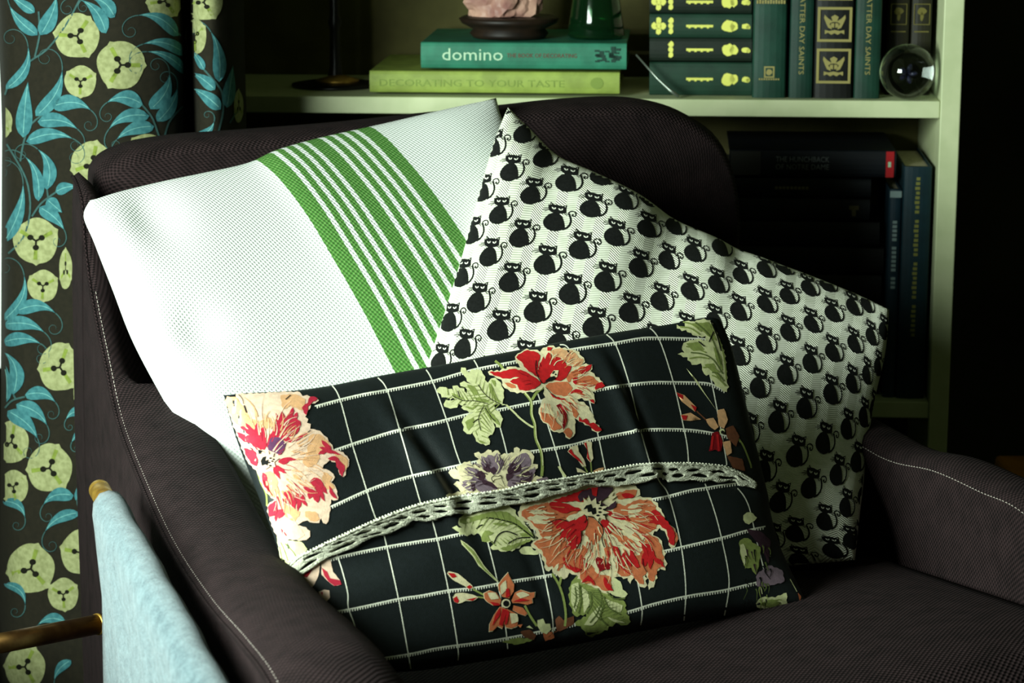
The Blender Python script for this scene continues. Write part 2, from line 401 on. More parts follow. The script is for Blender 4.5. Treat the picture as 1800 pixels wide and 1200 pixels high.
def book_box(a0, a1, b0, b1, z0, z1, col, label, group, mode):
    root = empty('book', bp((a0+a1)/2, (b0+b1)/2, z0), label, 'book', group); m = cover(col); t = .0028
    c = MB()
    if mode == 'flat':
        bbox(c, a0, a1, b0, b1, z0, z0+t, .0008); bbox(c, a0, a1, b0, b1, z1-t, z1, .0008)
        n = 8; sp = []
        for k in range(n+1):
            q = math.pi*k/n; sp.append((b0-.004*math.sin(q), (z0+z1)/2-math.cos(q)*(z1-z0)/2))
        V = []
        for a in (a0, a1): V += [bp(a, y, z) for y, z in sp]+[bp(a, y+.003+.004*math.sin(math.pi*k/n), z) for k, (y, z) in enumerate(sp)]
        m1 = n+1; F = []
        for k in range(n):
            F += [(k, k+1, 2*m1+k+1, 2*m1+k), (m1+k+1, m1+k, 3*m1+k, 3*m1+k+1), (k+1, k, m1+k, m1+k+1), (2*m1+k, 2*m1+k+1, 3*m1+k+1, 3*m1+k)]
        c.add(V, F)
        pg = MB(); bbox(pg, a0+.004, a1-.004, b0+.002, b1-.004, z0+t, z1-t, 0)
    else:
        bbox(c, a0, a0+t, b0, b1, z0, z1, .0008); bbox(c, a1-t, a1, b0, b1, z0, z1, .0008)
        n = 8; sp = []
        for k in range(n+1):
            q = math.pi*k/n; sp.append((b0-.005*math.sin(q), (a0+a1)/2-math.cos(q)*(a1-a0)/2))
        V = []
        for z in (z0, z1): V += [bp(a, y, z) for y, a in sp]+[bp(a, y+.003+.005*math.sin(math.pi*k/n), z) for k, (y, a) in enumerate(sp)]
        m1 = n+1; F = []
        for k in range(n):
            F += [(k+1, k, 2*m1+k, 2*m1+k+1), (m1+k, m1+k+1, 3*m1+k+1, 3*m1+k), (k, k+1, m1+k+1, m1+k), (2*m1+k+1, 2*m1+k, 3*m1+k, 3*m1+k+1)]
        c.add(V, F)
        pg = MB(); bbox(pg, a0+t, a1-t, b0+.002, b1-.004, z0+.003, z1-.004, 0)
    c.build('cover', m, root, False); pg.build('pages', M['paper'], root, False)
    root['dims'] = [a0, a1, b0, b1, z0, z1]
    return root
def spine(root, kind):                      # print surface just proud of the spine
    a0, a1, b0, b1, z0, z1 = root['dims']; del root['dims']
    return a0, a1, z0, z1, b0-(.0052 if kind == 'up' else .0046)
def rect(mb, a0, a1, z0, z1, b, mi=0): mb.add([bp(a0, b, z0), bp(a1, b, z0), bp(a1, b, z1), bp(a0, b, z1)], [(0, 1, 2, 3)], mi)
ink_white = newmat('pale_ink', (190, 225, 190), .6); ink_red = newmat('red_ink', (110, 60, 45), .6); ink_dark = newmat('dark_ink', (16, 60, 48), .6); ink_lime = newmat('lime_ink', (128, 150, 66), .6)
r = book_flat(650, 1089, 124, 165, .022, .23, (160, 180, 84), 'lime green hardback book lying on the shelf under the teal book')
a0, a1, z0, z1, bb = spine(r, 'flat'); t = MB(); H = z1-z0; W_ = a1-a0
put_text(t, 'DECORATING TO YOUR TASTE', a0+W_*.04, a0+W_*.78, z0+H*.3, z0+H*.62, bp(0, bb, 0), BA, BZ)
t.add([bp(a0+W_*.91+.009*math.cos(k/12*6.283), bb, z0+H*.5+.008*math.sin(k/12*6.283)) for k in range(12)], [tuple(range(12))])
t.build('lettering', ink_lime, r, False)
r = book_flat(740, 1101, 74, 122, .02, .22, (50, 132, 104), 'teal hardback book with pale lettering lying on the lime green book')
a0, a1, z0, z1, bb = spine(r, 'flat'); W_ = a1-a0; H = z1-z0
t = MB(); put_text(t, 'domino', a0+W_*.105, a0+W_*.4, z0+H*.32, z0+H*.78, bp(0, bb, 0), BA, BZ); t.build('lettering', ink_white, r, False)
t = MB(); put_text(t, 'THE BOOK OF DECORATING', a0+W_*.42, a0+W_*.76, z0+H*.44, z0+H*.6, bp(0, bb, 0), BA, BZ); t.build('lettering', ink_red, r, False)
t = MB()
for k in range(26):
    x = a0+W_*random.uniform(.84, .97); z = z0+H*random.uniform(.25, .75); rect(t, x, x+.006, z, z+.0016+.004*random.random(), bb)
t.build('lettering', ink_dark, r, False)
# stack of green books with gold marks
gl = ['dark green book at the bottom of the gold-marked stack', 'near-black green book second from the bottom of the gold-marked stack', 'dark green book third from the bottom of the gold-marked stack', 'near-black green book fourth from the bottom of the gold-marked stack', 'dark green book topmost of the gold-marked stack']
ys = [(109, 144), (66, 106), (24, 65), (-18, 22), (-60, -19)]
def blob(mb, cx, cz, rx, rz, b, n=14, seed=0):
    rr = random.Random(seed); mb.add([bp(cx+rx*math.cos(2*math.pi*k/n)*(1+rr.uniform(-.18, .18)), b, cz+rz*math.sin(2*math.pi*k/n)*(1+rr.uniform(-.18, .18))) for k in range(n)], [tuple(range(n))])
zfirst = BK(1230, 147, .05)[1]
for i, (y0, y1) in enumerate(ys):
    a0, zt = BK(1142, y0, .05); a1, zb = BK(1321, y1+2, .05)
    if i == 0: zb = z1t+.0003
    r = book_box(a0, a1, .05, .05+.2, zb, zt, (28, 62, 46) if i % 2 == 0 else (20, 34, 24), gl[i], None, 'flat')
    a0, a1, z0, z1, bb = spine(r, 'flat'); W_ = a1-a0; H = z1-z0; zc = (z0+z1)/2; t = MB()
    if i not in (0, 1):
        for q in range(4): blob(t, a0+W_*.09+.006*math.cos(q*1.57), zc+.007*math.sin(q*1.57), .004, .005, bb, 8, q)
        blob(t, a0+W_*.09, zc, .004, .005, bb, 8, 9)
    if i not in (0,):
        for q in range(3): blob(t, a0+W_*.21, zc+(q-1)*.007, .0036, .0042, bb, 8, q+3)
    for q in range(13):
        x = a0+W_*(.36+.26*q/13); rect(t, x, x+.0031, zc-.0015-.0014*(q % 3 == 1), zc+.0018, bb)
    blob(t, a0+W_*.77, zc, .0085, .0085, bb, 14, i); blob(t, a0+W_*.825, zc, .0055, .0065, bb, 12, i+5)
    blob(t, a0+W_*.94, zc, .006, .004, bb, 10, i+7); blob(t, a0+W_*.965, zc-.001, .003, .003, bb, 8, i+8)
    t.build('lettering', M['gold'], r, False)
# upright books on the upper shelf
zU = z1t+.0003
ups = [(1329, 1388, -160, (24, 66, 52), 'wide dark green upright book beside the gold-marked stack', 'wide'),
       (1394, 1436, -150, (20, 58, 46), 'slim dark green upright book left of the crested black book', 'saints'),
       (1439, 1507, -170, (18, 20, 18), 'black upright book with two framed gold crests', 'crest'),
       (1510, 1556, -150, (20, 60, 46), 'slim dark green upright book right of the crested black book', 'saints'),
       (1566, 1606, -165, (34, 32, 18), 'dark olive upright book with small gold emblem, left of the matching pair', 'emblem'),
       (1609, 1645, -165, (34, 32, 18), 'dark olive upright book with small gold emblem, next to the white post', 'emblem')]
def crest(t, cx, cz, s, b):
    for sx in (-1, 1):
        for pts in ([(0, .9), (.35, .7), (.2, .3), (.6, .55), (.95, .9), (1, .6), (.8, .1), (.6, -.3), (.25, -.45), (.3, -.2), (.5, .05), (.3, .2), (0, .25)], [(0, -.5), (.5, -.6), (.9, -.5), (.9, -.9), (.6, -.75), (.3, -.95), (0, -.8)], [(.05, .15), (.35, .1), (.35, -.25), (.05, -.3)]):
            q = [bp(cx+sx*x*s, b, cz+z*s) for x, z in pts]; t.add(q if sx > 0 else q[::-1], [tuple(range(len(q)))][:1])
def frame(t, x0, x1, z0_, z1_, w, b):
    rect(t, x0, x1, z0_, z0_+w, b); rect(t, x0, x1, z1_-w, z1_, b); rect(t, x0, x0+w, z0_+w, z1_-w, b); rect(t, x1-w, x1, z0_+w, z1_-w, b)
for px0, px1, py0, col, lab, kind in ups:
    bk = .028 if kind != 'emblem' else .075
    r = book_up(px0, px1, py0, bk, .17, zU, col, lab); a0, a1, z0, z1, bb = spine(r, 'up'); t = MB(); cx = (a0+a1)/2; W_ = a1-a0
    bb0 = bb
    if kind == 'wide':
        frame(t, cx-.007, cx+.007, BK(1350, 136, bk)[1], BK(1350, 116, bk)[1], .002, bb); blob(t, cx, BK(1350, 126, bk)[1], .004, .004, bb)
        for q in range(9): rect(t, cx-.014+q*.0032, cx-.0118+q*.0032, BK(1350, 140, bk)[1], BK(1350, 137, bk)[1], bb)
        for q in range(11): rect(t, cx-.019+q*.0036, cx-.0165+q*.0036, BK(1350, 6, bk)[1], BK(1350, 0-(q % 2)*3, bk)[1], bb)
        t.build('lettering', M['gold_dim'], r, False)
    elif kind == 'saints':
        zt_, zb_ = BK(1410, -38, bk)[1], BK(1410, 130, bk)[1]
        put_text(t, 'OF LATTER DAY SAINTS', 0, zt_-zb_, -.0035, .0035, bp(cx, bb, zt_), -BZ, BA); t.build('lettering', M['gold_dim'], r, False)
    elif kind == 'crest':
        for (yt, yb) in ((12, 73), (85, 146), (-60, 0)):
            zt_, zb_ = BK(1473, yt, bk)[1], BK(1473, yb, bk)[1]; frame(t, cx-.023, cx+.023, zb_, zt_, .0035, bb); crest(t, cx, (zt_+zb_)/2, .0145, bb-.0003)
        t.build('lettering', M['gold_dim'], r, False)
    else:
        zt_, zb_ = BK(1590, 6, bk)[1], BK(1590, 43, bk)[1]; frame(t, cx-.011, cx+.011, zb_, zt_, .001, bb); blob(t, cx, zt_-.010, .006, .005, bb); blob(t, cx, zt_-.017, .0022, .006, bb)
        for yy in (56, 95, 120, 125, 130): rect(t, cx-.010, cx+.010, BK(1590, yy, bk)[1], BK(1590, yy-2, bk)[1], bb)
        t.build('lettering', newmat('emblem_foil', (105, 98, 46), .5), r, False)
# lower shelf: dim stack and two upright blue books
low = [(1282, 1574, 262, 310, (12, 18, 26), 'dark navy book on top of the stack on the lower shelf', 'notre'),
       (1290, 1530, 312, 345, (13, 20, 27), 'dark blue book second from the top of the lower shelf stack', 'b'),
       (1285, 1528, 347, 385, (12, 19, 24), 'dark blue-grey book third from the top of the lower shelf stack', 'c'),
       (1275, 1545, 387, 430, (10, 13, 14), 'black book fourth from the top of the lower shelf stack', 'd'),
       (1270, 1552, 432, 478, (12, 12, 12), 'black book fifth from the top of the lower shelf stack', 'd'),
       (1272, 1548, 480, 530, (14, 16, 15), 'charcoal book sixth from the top of the lower shelf stack', 'e'),
       (1268, 1552, 532, 585, (10, 13, 15), 'black book seventh from the top of the lower shelf stack', 'e'),
       (1270, 1546, 587, 640, (13, 15, 16), 'black book at the bottom of the lower shelf stack', 'e')]
SB = .045
for i, (x0, x1, y0, y1, col, lab, k) in enumerate(low):
    a0, zt = BK(x0, y0, SB); a1, zb = BK(x1, y1+2 if i < 7 else y1, SB)
    if i == 7: zb = z0t+.0003
    r = book_box(a0, a1, SB, SB+.2, zb, zt, col, lab, None, 'flat'); a0, a1, z0, z1, bb = spine(r, 'flat'); t = MB(); W_ = a1-a0; H = z1-z0
    if k == 'notre':
        put_text(t, 'THE HUNCHBACK', a0+W_*.28, a0+W_*.6, z0+H*.56, z0+H*.76, bp(0, bb, 0), BA, BZ); put_text(t, 'OF NOTRE DAME', a0+W_*.28, a0+W_*.6, z0+H*.28, z0+H*.48, bp(0, bb, 0), BA, BZ)
        t.build('lettering', newmat('grey_ink', (120, 126, 126), .7), r, False)
        t = MB(); rect(t, a0+.002, a0+W_*.19, z0+H*.06, z0+H*.94, bb); t.build('cover_panel', newmat('grey_panel', (50, 50, 46), .7), r, False)
        t = MB(); rect(t, a1-.014, a1-.003, z0+H*.02, z0+H*.98, bb); t.build('cover_panel', newmat('red_panel', (190, 30, 36), .6), r, False)
        t = MB(); rect(t, a1-.011, a1-.007, z0+H*.4, z0+H*.6, bb-.0004); t.build('cover_panel', ink_white, r, False)
    elif k == 'b':
        for q in range(9): rect(t, a0+W_*(.3+.028*q), a0+W_*(.322+.028*q), z0+H*.42, z0+H*.58, bb)
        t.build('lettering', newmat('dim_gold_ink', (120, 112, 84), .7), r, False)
    elif k == 'c':
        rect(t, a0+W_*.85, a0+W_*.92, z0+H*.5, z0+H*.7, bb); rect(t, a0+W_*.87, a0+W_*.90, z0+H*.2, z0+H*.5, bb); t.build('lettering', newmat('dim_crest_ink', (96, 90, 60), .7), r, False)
zL = z0t+.0003
r = book_up(1589, 1639, 292, SB-.02, .19, zL, (20, 50, 60), 'tall wide blue book standing against the white post on the lower shelf'); a0, a1, z0, z1, bb = spine(r, 'up'); t = MB(); cx = (a0+a1)/2
for q in range(34):
    z = BK(1610, 316+q*8.3, SB-.02)[1]
    if q % 9 != 8: rect(t, cx-.002-(q % 3)*.0007, cx+.003, z, z+.0042, bb)
t.build('lettering', newmat('green_gold_ink', (130, 130, 62), .6), r, False)
r = book_up(1563, 1586, 332, SB-.015, .17, zL, (26, 52, 66), 'slim blue upright book next to the tall wide blue book'); a0, a1, z0, z1, bb = spine(r, 'up'); t = MB(); cx = (a0+a1)/2
rect(t, a0+.001, a1-.001, z1-.011, z1-.002, bb)
for q in range(16):
    z = BK(1574, 392+q*7.6, SB-.015)[1]
    if q % 7 != 5: rect(t, cx-.003, cx+.003, z, z+.004, bb)
t.build('lettering', newmat('pale_blue_ink', (140, 160, 160), .6), r, False)
# glass ball
a_, z_ = BK(1602, 105, .035); gr = (BK(1652, 105, .035)[0]-BK(1551, 105, .035)[0])/2*.97
gz = z1t+gr+.0004
gm = newmat('clear_glass', (235, 245, 240), .02); BS(gm).inputs['Transmission Weight'].default_value = 1; BS(gm).inputs['IOR'].default_value = 1.45
g = empty('glass_ball', bp(BK(1601, 105, .0)[0], .02, z1t), 'clear glass paperweight ball with a dark flower inside, on the upper shelf beside the post', 'paperweight')
gc = bp(BK(1601, 105, .0)[0]-.002, .02, gz)
b = MB(); b.lathe(gc-Vector((0, 0, gr)), [(max(1e-4, gr*math.sin(math.pi*k/24)), gr-gr*math.cos(math.pi*k/24)) for k in range(25)], 48); b.build('glass_sphere', gm, g)
b = MB()
for k in range(5):
    a = k*2*math.pi/5; c = gc+Vector((0, 0, -.002)); d = Vector((math.cos(a), -.3, math.sin(a)));
    b.tube([c+d*gr*t_ for t_ in (.02, .08, .16, .22, .26)], [gr*.02, gr*.05, gr*.07, gr*.05, gr*.01], 10)
b.build('flower', newmat('navy_enamel', (26, 26, 52), .3), g)
# pen / wire leaning at the end of the teal book
b = MB(); p0 = bp(BK(1118, 96, .03)[0], .03, BK(1118, 96, .03)[1]); p1 = bp(BK(1193, 158, .008)[0], .012, z1t+.0026)
b.tube([p0, p0.lerp(p1, .5)+Vector((0, 0, -.004)), p0.lerp(p1, .8)+Vector((0, 0, -.003)), p1], [.0012, .0015, .0024, .0026], 8)
tag(b.build('letter_opener', newmat('grey_metal', (150, 160, 150), .35, .8)), 'thin pale metal stick leaning from the book stack down to the shelf', 'stick')
# lamp (black stem, brass foot)
lx, lz = BK(590, 150, .13); lb = bp(lx, .13, z1t)
lamp = empty('table_lamp', lb, 'black stemmed table lamp with a brass foot, left of the lime green book', 'lamp')
b = MB(); b.lathe(lb, [(0, .0005), (.062, .0005), (.062, .004), (.05, .006), (.03, .009), (0, .010)], 40); b.build('base', M['black'], lamp)
b = MB(); b.lathe(lb+Vector((.004, -.01, .0)), [(0, .006), (.030, .0075), (.030, .011), (.012, .016), (0, .017)], 32); b.build('foot_plate', M['brass'], lamp)
b = MB(); b.lathe(lb, [(.012, .009), (.008, .03), (.007, .08), (.010, .09), (.007, .10), (.006, .3)], 20); b.build('pole', M['black'], lamp)
b = MB(); b.lathe(lb, [(.10, .27), (.07, .42), (.069, .42), (.099, .27)], 32); b.build('lamp_shade', newmat('dark_shade', (22, 20, 14), .9), lamp)
# mineral on a dark wooden stand, on the teal book
tz = BK(900, 74, .02)[1]
sx = BK(895, 50, .09)[0]; sb = bp(sx, .09, tz+.0006)
st = empty('wooden_stand', sb, 'low dark wooden stand on the teal book', 'stand')
b = MB(); b.lathe(sb, [(0, 0), (.05, 0), (.055, .006), (.05, .012), (.066, .02), (.07, .026), (.064, .029), (0, .028)], 40); b.build('foot', varied('dark_wood', (40, 28, 18), (24, 17, 12), 30, .5), st)
stone = bmesh.new(); bmesh.ops.create_icosphere(stone, subdivisions=4, radius=1)
from mathutils import noise as mnoise
for v in stone.verts:
    n1 = mnoise.noise(v.co*1.6+Vector((3, 1, 2))); n2 = mnoise.cell(v.co*2.2); v.co *= 1+.35*n1+.10*n2
    v.co = Vector((v.co.x*.046+(.008*v.co.z), v.co.y*.034, max(v.co.z, -.55)*.050))
    if v.co.z > 0: v.co.x *= 1-.35*v.co.z/.05
zmin = min(v.co.z for v in stone.verts)
for v in stone.verts: v.co += sb+Vector((-.008, 0, .0292-zmin))
me = bpy.data.meshes.new('pink_stone'); stone.to_mesh(me); me.materials.append(varied('rose_quartz', (214, 172, 150), (150, 104, 96), 22, .5, .002, 60, 0, .5))
tag(link('pink_stone', me), 'rough pink crystal rock resting on the dark wooden stand', 'rock')
# green glass bottle
gxx = BK(1048, 60, .10)[0]; gb = bp(gxx, .10, tz+.0006)
gg = newmat('green_glass', (60, 130, 76), .06); BS(gg).inputs['Transmission Weight'].default_value = .95; BS(gg).inputs['IOR'].default_value = 1.45
gb = bp(gxx, .09, tz+.0006)
bt = empty('glass_bottle', gb, 'dark green glass bottle standing on the right end of the teal book', 'bottle')
b = MB(); b.lathe(gb, [(1e-4, .0), (.036, 0), (.040, .004), (.036, .03), (.030, .07), (.022, .11), (.014, .14), (.013, .19), (.016, .192), (.016, .2), (.011, .2), (.010, .14), (.018, .11), (.027, .07), (.033, .03), (.036, .008), (1e-4, .006)], 40); b.build('bottle_body', gg, bt)
# wooden box far right
wp = P(1748, 799, 3.26)
b = MB(); b.box((wp.x+.16, 3.16, wp.z/2), *X3, .32, .2, wp.z, .006)
tag(b.build('wooden_box', varied('orange_wood', (205, 132, 46), (170, 104, 36), 20, .5), None, False), 'orange-brown wooden box behind the right arm of the chair', 'box')
# ---------------------------------------------------------------- armchair
CY = math.radians(17.0); CL = Vector((math.cos(CY), math.sin(CY), 0)); CF = Vector((math.sin(CY), -math.cos(CY), 0))
CP = Vector((-.4, 2.37, 0))                # left arm, outer top seam, s=0
def CH(l, s, z): return CP+CL*l+CF*s+BZ*z  # l: across, s: towards the front
chair = empty('armchair', CH(.35, .15, 0), 'dark brown woven armchair with white stitched seams, holding the cushions', 'armchair')
def seam(pts):                              # pixels on the left outer seam plane -> (s, z)
    o = []
    for px, py in pts:
        p = onplane(px, py, CP, CL); o.append(((p-CP).dot(CF), p.z))
    return o
sl = seam([(150, 420), (163, 520), (187, 640), (210, 745), (250, 850), (300, 960), (365, 1060), (425, 1130), (476, 1200)])
sl = [(s, z) for s, z in sl]
W0_ = [(-.335, .806), (-.30, .803), (-.255, .788)]
slx = [sl[2], sl[3]]
s_last, z_last = sl[-1]
sl += [(s_last+.10, z_last-.015), (s_last+.2, z_last-.04)]
def loft_arm(name, stations, l0, side, parent, wid=.105, flat=1, slant=None):
    """stations (s, z_top); l0 outer-seam coordinate; side=+1 left arm (top runs inward to +l)"""
    prof = [(-.012, None, .03), (-.010, -.30, 0), (-.006, -.12, 0), (-.003, -.04, 0), (-.001, -.012, 0), (0, 0, 0), (.006, .007, 0), (.02, .014, 0), (.045, .019, 0), (.07, .016, 0), (.088, .006, 0), (.1, -.012, 0), (.105, -.035, 0), (.107, -.09, 0), (.108, -.2, 0), (.108, None, .03)]
    if flat < 1: prof = [(a, c if (c is None or c < -.04) else c*flat, e) for a, c, e in prof]
    st = catmull([(a, b_, 0) for a, b_ in stations], 60); V = []; UVs = []; n = len(prof); s = 0
    for i, q in enumerate(st):
        if i: s += (st[i]-st[i-1]).length
        t = 0
        for k, (l, dz, zz) in enumerate(prof):
            sl_ = slant(q.x) if slant else 0
            z = zz if dz is None else max(q.y+dz-sl_*max(0, l-.004)*1.5-(sl_*.012 if k > 7 else 0), .03+.0005*k)
            V.append(CH(l0+side*l*wid/.105, q.x, z))
            if k: t += (V[-1]-V[-2]).length
            UVs.append((t, s))
    F = grid_faces(n, len(st), 0, side > 0); F.append(tuple(range(n))); F.append(tuple((len(st)-1)*n+k for k in range(n))[::-1])
    return mesh(name, V, F, M['chair'], parent, True, None, UVs), st
back_st = [(-.36, .83), (-.30, .81), (-.24, .785)]
left, stL = loft_arm('armrest', [(s, z) for s, z in W0_+sl], 0, 1, chair, .105, 1, lambda s: 1/(1+math.exp((s-(slx[0][0]*.75+slx[1][0]*.25))/.010)))
# right arm: inner seam plane at l = .70
def seamR(pts, l):
    o = []
    for px, py in pts:
        p = onplane(px, py, CH(l, 0, 0), CL); o.append(((p-CP).dot(CF), p.z))
    return o
sr = seamR([(1560, 786), (1640, 804), (1720, 839), (1800, 878)], .78)
print('RIGHT SEAM', sr, 'LEFT', sl[:3], sl[8])
dz = (sr[0][1]-sr[1][1])/(sr[0][0]-sr[1][0])
sr = [(s, z-.008) for s, z in sr]
sr = [(-.40, sr[0][1]-.002), (sr[0][0]-.12, sr[0][1]-.001)]+sr+[(sr[-1][0]+.12, sr[-1][1]-.03), (sr[-1][0]+.25, sr[-1][1]-.06)]
right, stR = loft_arm('armrest', [(s, z) for s, z in sr], .78+.056, -1, chair, .055, .3)
def stitches(name, st, l, dz, parent, s0, s1, gap=.0062, dash=.0036, r=.0003):
    b = MB(); acc = 0; i = 1
    L = [0]
    for a, c in zip(st[:-1], st[1:]): L.append(L[-1]+(c-a).length)
    x = L[0]
    rr = random.Random(4)
    while x < L[-1]-dash:
        def at(q):
            j = max(k for k in range(len(L)) if L[k] <= q); j = min(j, len(L)-2); f = (q-L[j])/(L[j+1]-L[j]); return st[j].lerp(st[j+1], f)
        p, q = at(x), at(x+dash)
        if s0 < p.x < s1:
            e = (q-p); a = CH(l, p.x, p.y+dz); c = CH(l, q.x, q.y+dz)
            up = CL*-1 if False else BZ
            b.tube([a, a.lerp(c, .5)+up*.0006, c], r, 5, 0, False)
        x += gap*rr.uniform(.9, 1.1)
    o = b.build(name, M['stitch'], parent); tag(o, 'white dashed stitching', None, None, 'stuff'); return o
stitches('stitching', stL, .0035, .0035, chair, -.2, .95)
stitches('stitching', stR, .78+.056-.0548, -.0065, chair, -.5, .9)
# seam ridge piping along the arm edge
b = MB(); b.tube([CH(-.001, q.x, q.y-.001) for q in stL], .0022, 8); b.build('piping', M['chair'], chair)
# seat
seat_pts = [(1560, 1010), (1780, 1065)]
sz = [(s, z) for s, z in seamR(seat_pts, .695)]; print('SEAT', sz)
V = []; UVs = []; nu, nv = 40, 44
def seat_z(l, s):
    e = max(0, min(1, (l-.3)/.45)); e = e*e*(3-2*e); base = .436+.06*e*max(0, min(1, (s-.17)/.4))
    cr = .012*math.sin(math.pi*max(0, min(1, (l-.1)/.68)))**.6
    return base+cr - (.06*max(0, (s-.62)/.1)**2 if s > .62 else 0)
for j in range(nv):
    s = -.36+1.1*j/(nv-1)
    for i in range(nu):
        l = .108+(.78-.108)*i/(nu-1); z = seat_z(l, s)
        if i in (0, nu-1): z -= .025
        V.append(CH(l, s, z)); UVs.append((l, s))
nb = len(V)
F = grid_faces(nu, nv, 0, False)
for j in range(nv):
    for i in (0, nu-1): V.append(CH(.108+(.78-.108)*i/(nu-1), -.36+1.1*j/(nv-1), .30)); UVs.append((0, 0))
for j in range(nv-1):
    F.append((j*nu, (j+1)*nu, nb+2*(j+1), nb+2*j)); F.append((j*nu+nu-1, nb+2*j+1, nb+2*j+3, (j+1)*nu+nu-1))
F.append(tuple([(nv-1)*nu+i for i in range(nu)]+[nb+2*(nv-1)+1, nb+2*(nv-1)]))
F.append(tuple([i for i in range(nu)][::-1]+[nb, nb+1]))
F.append(tuple([nb+2*j for j in range(nv)]+[nb+2*j+1 for j in range(nv)][::-1]))
mesh('seat_cushion', V, F, M['chair'], chair, True, None, UVs)
b = MB(); b.box(CH(.444, .17, .19), CL, CF, BZ, .668, 1.04, .215, .01); b.build('seat_base', M['chair'], chair)
for l, s in ((.05, -.3), (.83, -.3), (.05, .68), (.83, .68)):
    b = MB(); b.tube([CH(l, s, .05), CH(l, s, .0)], [.022, .016], 12); b.build('leg', M['black'], chair)
# backrest
bpx = [(163, 380), (163, 318), (168, 296), (185, 277), (212, 264), (250, 253), (320, 243), (420, 236), (600, 222), (760, 205), (900, 191), (1000, 180), (1100, 175), (1160, 182), (1215, 203), (1262, 240), (1290, 300), (1300, 380)]
BKS = -.32                                   # back plane (front face) position
outl = []
for px, py in bpx:
    p = onplane(px, py, CH(0, BKS-.03, 0), CF); outl.append(((p-CP).dot(CL), p.z))
outl = [(q.x, q.y) for q in catmull([(a, c, 0) for a, c in outl], 70)]
bot = [(outl[0][0], .25), (outl[-1][0], .25)]
ring = [(outl[0][0], .25)]+outl+[(outl[-1][0], .25)]
cx_ = sum(a for a, _ in ring)/len(ring); cz_ = .55
layers = [(.0, .965, .955), (-.012, .985, .98), (-.03, .997, .995), (-.055, 1, 1), (-.085, .997, .995), (-.105, .985, .98), (-.115, .965, .955)]
V = []; UVs = []; n = len(ring); tt = [0]
for a, c in zip(ring[:-1], ring[1:]): tt.append(tt[-1]+math.hypot(c[0]-a[0], c[1]-a[1]))
for ds, kx, kz in layers:
    for i, (l, z) in enumerate(ring): V.append(CH(cx_+(l-cx_)*kx, BKS+ds, cz_+(z-cz_)*kz)); UVs.append((tt[i], ds))
F = grid_faces(n, len(layers), 0, False)
# front face grid-ish fan with gentle concavity
c0 = len(V); V.append(CH(cx_, BKS-.0, .5)); UVs.append((.3, .3))
for i in range(n-1): F.append((i, c0, i+1)) if False else F.append((i+1, c0, i))
F.append(tuple((len(layers)-1)*n+i for i in range(n)))
o = mesh('backrest', V, F, M['chair'], chair, True, None, UVs)
bm = bmesh.new(); bm.from_mesh(o.data); bmesh.ops.recalc_face_normals(bm, faces=bm.faces); bm.to_mesh(o.data); bm.free()
# ---------------------------------------------------------------- felt sling rack
RZ = .573
ra = onz(178, 866, RZ); rb = onz(362, 1204, RZ); rd = (rb-ra).normalized(); rn = Vector((-rd.y, rd.x, 0))   # rn points to the chair side
if rn.dot(CL) < 0: rn = -rn
rl = (rb-ra).length+.12
rack = empty('magazine_rack', (ra.x-.1, ra.y-.2, 0), 'magazine rack with a pale blue-grey felt sling on brass tubes, beside the left arm', 'magazine rack')
OFF = .30
for k, off in enumerate((0, -OFF)):
    o0 = ra+rn*off
    b = MB(); b.tube([o0, o0+rd*rl], .0088, 20); b.build('rod', M['brass'], rack)
    b = MB(); b.tube([o0-rd*.012, o0-rd*.011, o0-rd*.0045, o0-rd*.0035, o0-rd*.0025, o0-rd*.0015, o0+rd*.05], [.008, .0104, .0104, .0098, .0098, .0104, .0104], 24); b.build('end_cap', M['brass'], rack)
felt = newmat('blue_grey_felt', (150, 172, 178), 1.0, 0, .05)
fn = noise(felt, 520, 4, 'Object', .75); fn2 = noise(felt, 90, 3)
ff = math_(felt, 'ADD', math_(felt, 'MULTIPLY', fn, .75), math_(felt, 'MULTIPLY', fn2, .35)); mr = N(felt, 'ShaderNodeMapRange'); mr.inputs[1].default_value = .38; mr.inputs[2].default_value = .72; LK(felt, ff, mr.inputs[0])
LK(felt, mixc(felt, mr.outputs[0], lin((52, 74, 83)), lin((122, 144, 150))), BS(felt).inputs['Base Color']); bump(felt, fn, .0016)
BS(felt).inputs['Sheen Weight'].default_value = .3
# sling cross-section: hem loop over rod then hanging down in a U to the other rod
def sling_sec(t):
    pts = []
    R_ = .0135
    for k in range(9):
        a = math.radians(-70+k*40*.83); pts.append((R_*math.cos(math.radians(-40)+k*math.radians(32)), R_*math.sin(math.radians(-40)+k*math.radians(32))))
    return pts
V = []; UVs = []; ns = 46; rng = random.Random(3)
sec = [(.0125, -.05), (.0135, -.025), (.0138, -.006), (.0125, .006), (.0075, .0125), (0, .0145), (-.0075, .0125), (-.0128, .005), (-.0140, -.006), (-.0135, -.02), (-.012, -.04), (-.011, -.08), (-.011, -.16), (-.016, -.26), (-.05, -.35), (-.15, -.39), (-.24, -.35), (-.272, -.26), (-.275, -.14), (-.284, -.07), (-.287, -.02), (-.287, .0), (-.291, .011), (-.3, .0145), (-.309, .011), (-.313, 0), (-.313, -.05)]
th = .0045
for i in range(ns):
    s = .052+(rl-.06)*i/(ns-1)
    e = math.exp(-s/.05)
    for k, (x, z) in enumerate(sec):
        x2 = x - (.004*e if k > 9 else 0); w = .0022*math.sin(s*34+z*16)+.0015*math.sin(s*71+1+z*30)
        ss = s + (.035*max(0, min(1, (-z-.02)/.12)) if (z < -.02 and k > 9) else 0)*(1-i/(ns-1))
        V.append(ra+rd*ss+rn*(x2+w*(1 if k > 8 else .3))+BZ*z); UVs.append((s, k*.02))
F = grid_faces(len(sec), ns)
